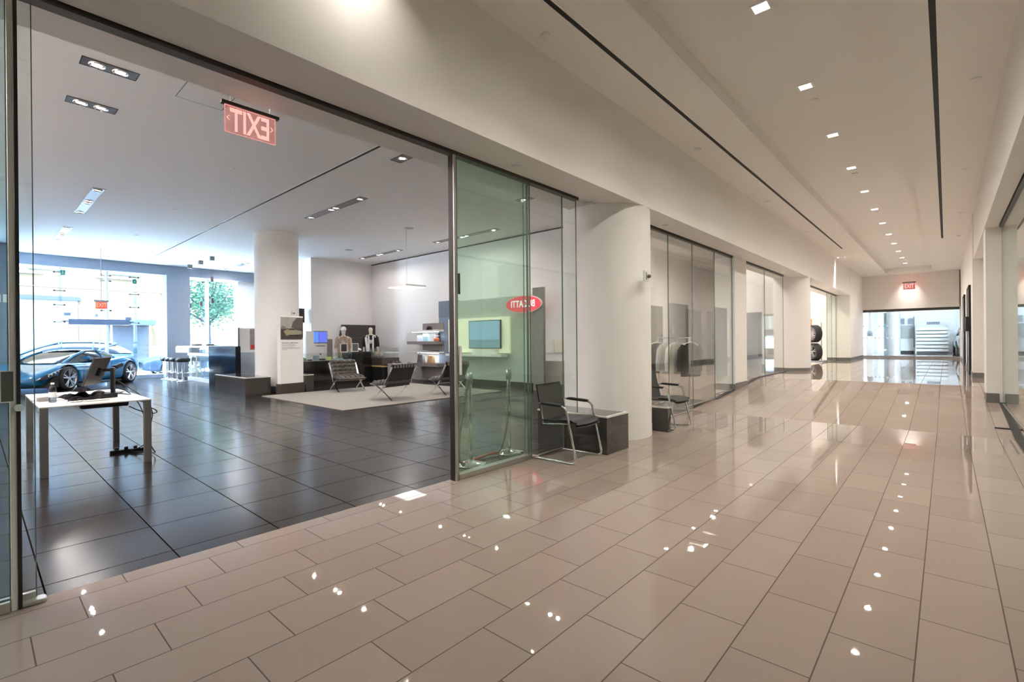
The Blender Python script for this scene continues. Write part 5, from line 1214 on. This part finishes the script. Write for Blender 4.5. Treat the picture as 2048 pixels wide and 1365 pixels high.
OR = mat('orange_panel', (.72, .30, .10), .5)
m = MB(); m.box(-1.0, .25, -.05, .0, 1.20, 1.50); m.box(-.05, .25, -.05, 0, 0, 1.2); m.box(.25, .48, -.05, 0, .0, 1.28); m.build('panel', OR, t)
o = MB().box(-5.9, -5.1, 24.93, 24.99, 1.0, 2.0).build('white_screen', emis('white_store_screen', (.9, .95, 1), 1.6)); tag(o, 'bright white screen beside the orange panel in the wheel store', 'screen')
o = MB().box(-5.0, -4.75, 22.6, 22.8, .362, 1.05).build('small_grey_post', GREYB); tag(o, 'small grey product post left of the stacked wheels', 'post')
# gallery things behind the third glass
sbox('baseboard_partition', (-4.43, -3.92, 16.98, 17.0, RZ, RZ+.14), GREYB)
o = MB().box(-4.55, -4.44, 17.05, 17.15, RZ+.4, 1.7).build('wall_strip', GREYB); tag(o, 'narrow grey strip at the edge of the pale opening in the gallery', 'strip')

# ================================================================== RIGHT WALL DOORS
def rdoor(y0, y1, z1, label, handle):
    t = thing('hallway_door', label, 'door', (.47, (y0+y1)/2, RZ)); h = (y1-y0)/2
    MB().box(-.035, .03, -h, h, .004, z1-RZ).build('leaf', mat('door_black_%d' % int(y0), (.02, .018, .016), .35), t)
    m = MB(); m.box(-.045, .02, -h-.05, -h, .004, z1-RZ+.05); m.box(-.045, .02, h, h+.05, .004, z1-RZ+.05); m.box(-.045, .02, -h, h, z1-RZ, z1-RZ+.05); m.build('frame', BLACK, t)
    if handle: 
        MB().box(-.11, -.045, -h-.02, -h+.22, 1.12, 1.50).build('lock_box', DARKM, t); MB().box(-.112, -.11, -h+.03, -h+.17, 1.19, 1.43).build('keypad', STEEL, t)
rdoor(17.1, 18.7, 2.62, 'black door with a lock box on the right hallway wall, nearer one', True)
rdoor(21.8, 23.2, 2.68, 'plain black door on the right hallway wall, farther one', False)

# ================================================================== FAR ROOM
t = thing('water_dispenser', 'grey wall-mounted dispenser panel between two rails on the far white wall', 'dispenser', (-1.85, 38.95, .3))
MB().box(-.35, .35, -.10, .0, .95, 1.75).build('panel', mat('grey_dispenser', (.36, .37, .36), .4), t)
m = MB(); m.box(-.38, -.33, -.14, 0, .4, 2.3); m.box(.33, .38, -.14, 0, .4, 2.3); m.build('rail', GREYP, t)
m = MB(); m.box(-.25, -.1, -.12, 0, 1.85, 2.2); m.box(.1, .25, -.12, 0, 1.85, 2.2); m.build('small_box', GREYP, t)
t = thing('white_rack', 'white rack of stacked panels low on the far wall', 'rack', (-.65, 38.2, RZ))
m = MB()
for k in range(7): m.box(-.72, .72, -.3+.02*k, .3, .12+.21*k, .27+.21*k)
m.build('panels', WHITE, t); m = MB(); m.box(-.74, -.70, -.3, .3, 0, 1.65); m.box(.70, .74, -.3, .3, 0, 1.65); m.box(-.7, .7, .28, .3, 0, 1.65); m.build('side', mat('rack_side', (.6, .66, .66), .5), t)
o = MB().box(-.9, -.3, 38.93, 39.0, 2.1, 2.25).build('wall_sign', GREYP); tag(o, 'small grey strip sign on the far white wall above the rack', 'sign')
BLK = mat('dark_teal_car_paint', (.01, .02, .028), .1, coat=1.0)
t, wv = car('dark car at the right edge of the far white room', (1.25, 35.6, RZ), R(92), BLK, suvb, suvh, (1.45, -1.4), .36, nsp=5)
m = MB(); m.box(-2.40, -2.36, .5, .8, .85, 1.0); m.box(-2.40, -2.36, -.8, -.5, .85, 1.0); m.build('tail_light', mat('red_tail_light', (.6, .02, .03), .3, emit=(1, .05, .1), es=.8), t)
t = thing('hand_sanitiser_stand', 'white pedestal with a grey top standing inside the far room at the left', 'pedestal', (-2.95, 31.0, RZ))
MB().box(-.14, .14, -.12, .12, 0, 1.05).build('pedestal', WHITE, t); MB().lathe([(0, 1.05), (.12, 1.05), (.13, 1.2), (.08, 1.32), (0, 1.33)], n=20).build('dispenser_head', GREYP, t)
o = MB().cyl((-2.15, 33.5, RZ), (-2.15, 33.5, 4.0), .30, n=40).build('grey_column', mat('grey_column_paint', (.33, .32, .31), .4)); tag(o, 'round grey column inside the far room left of the bright window', 'column')
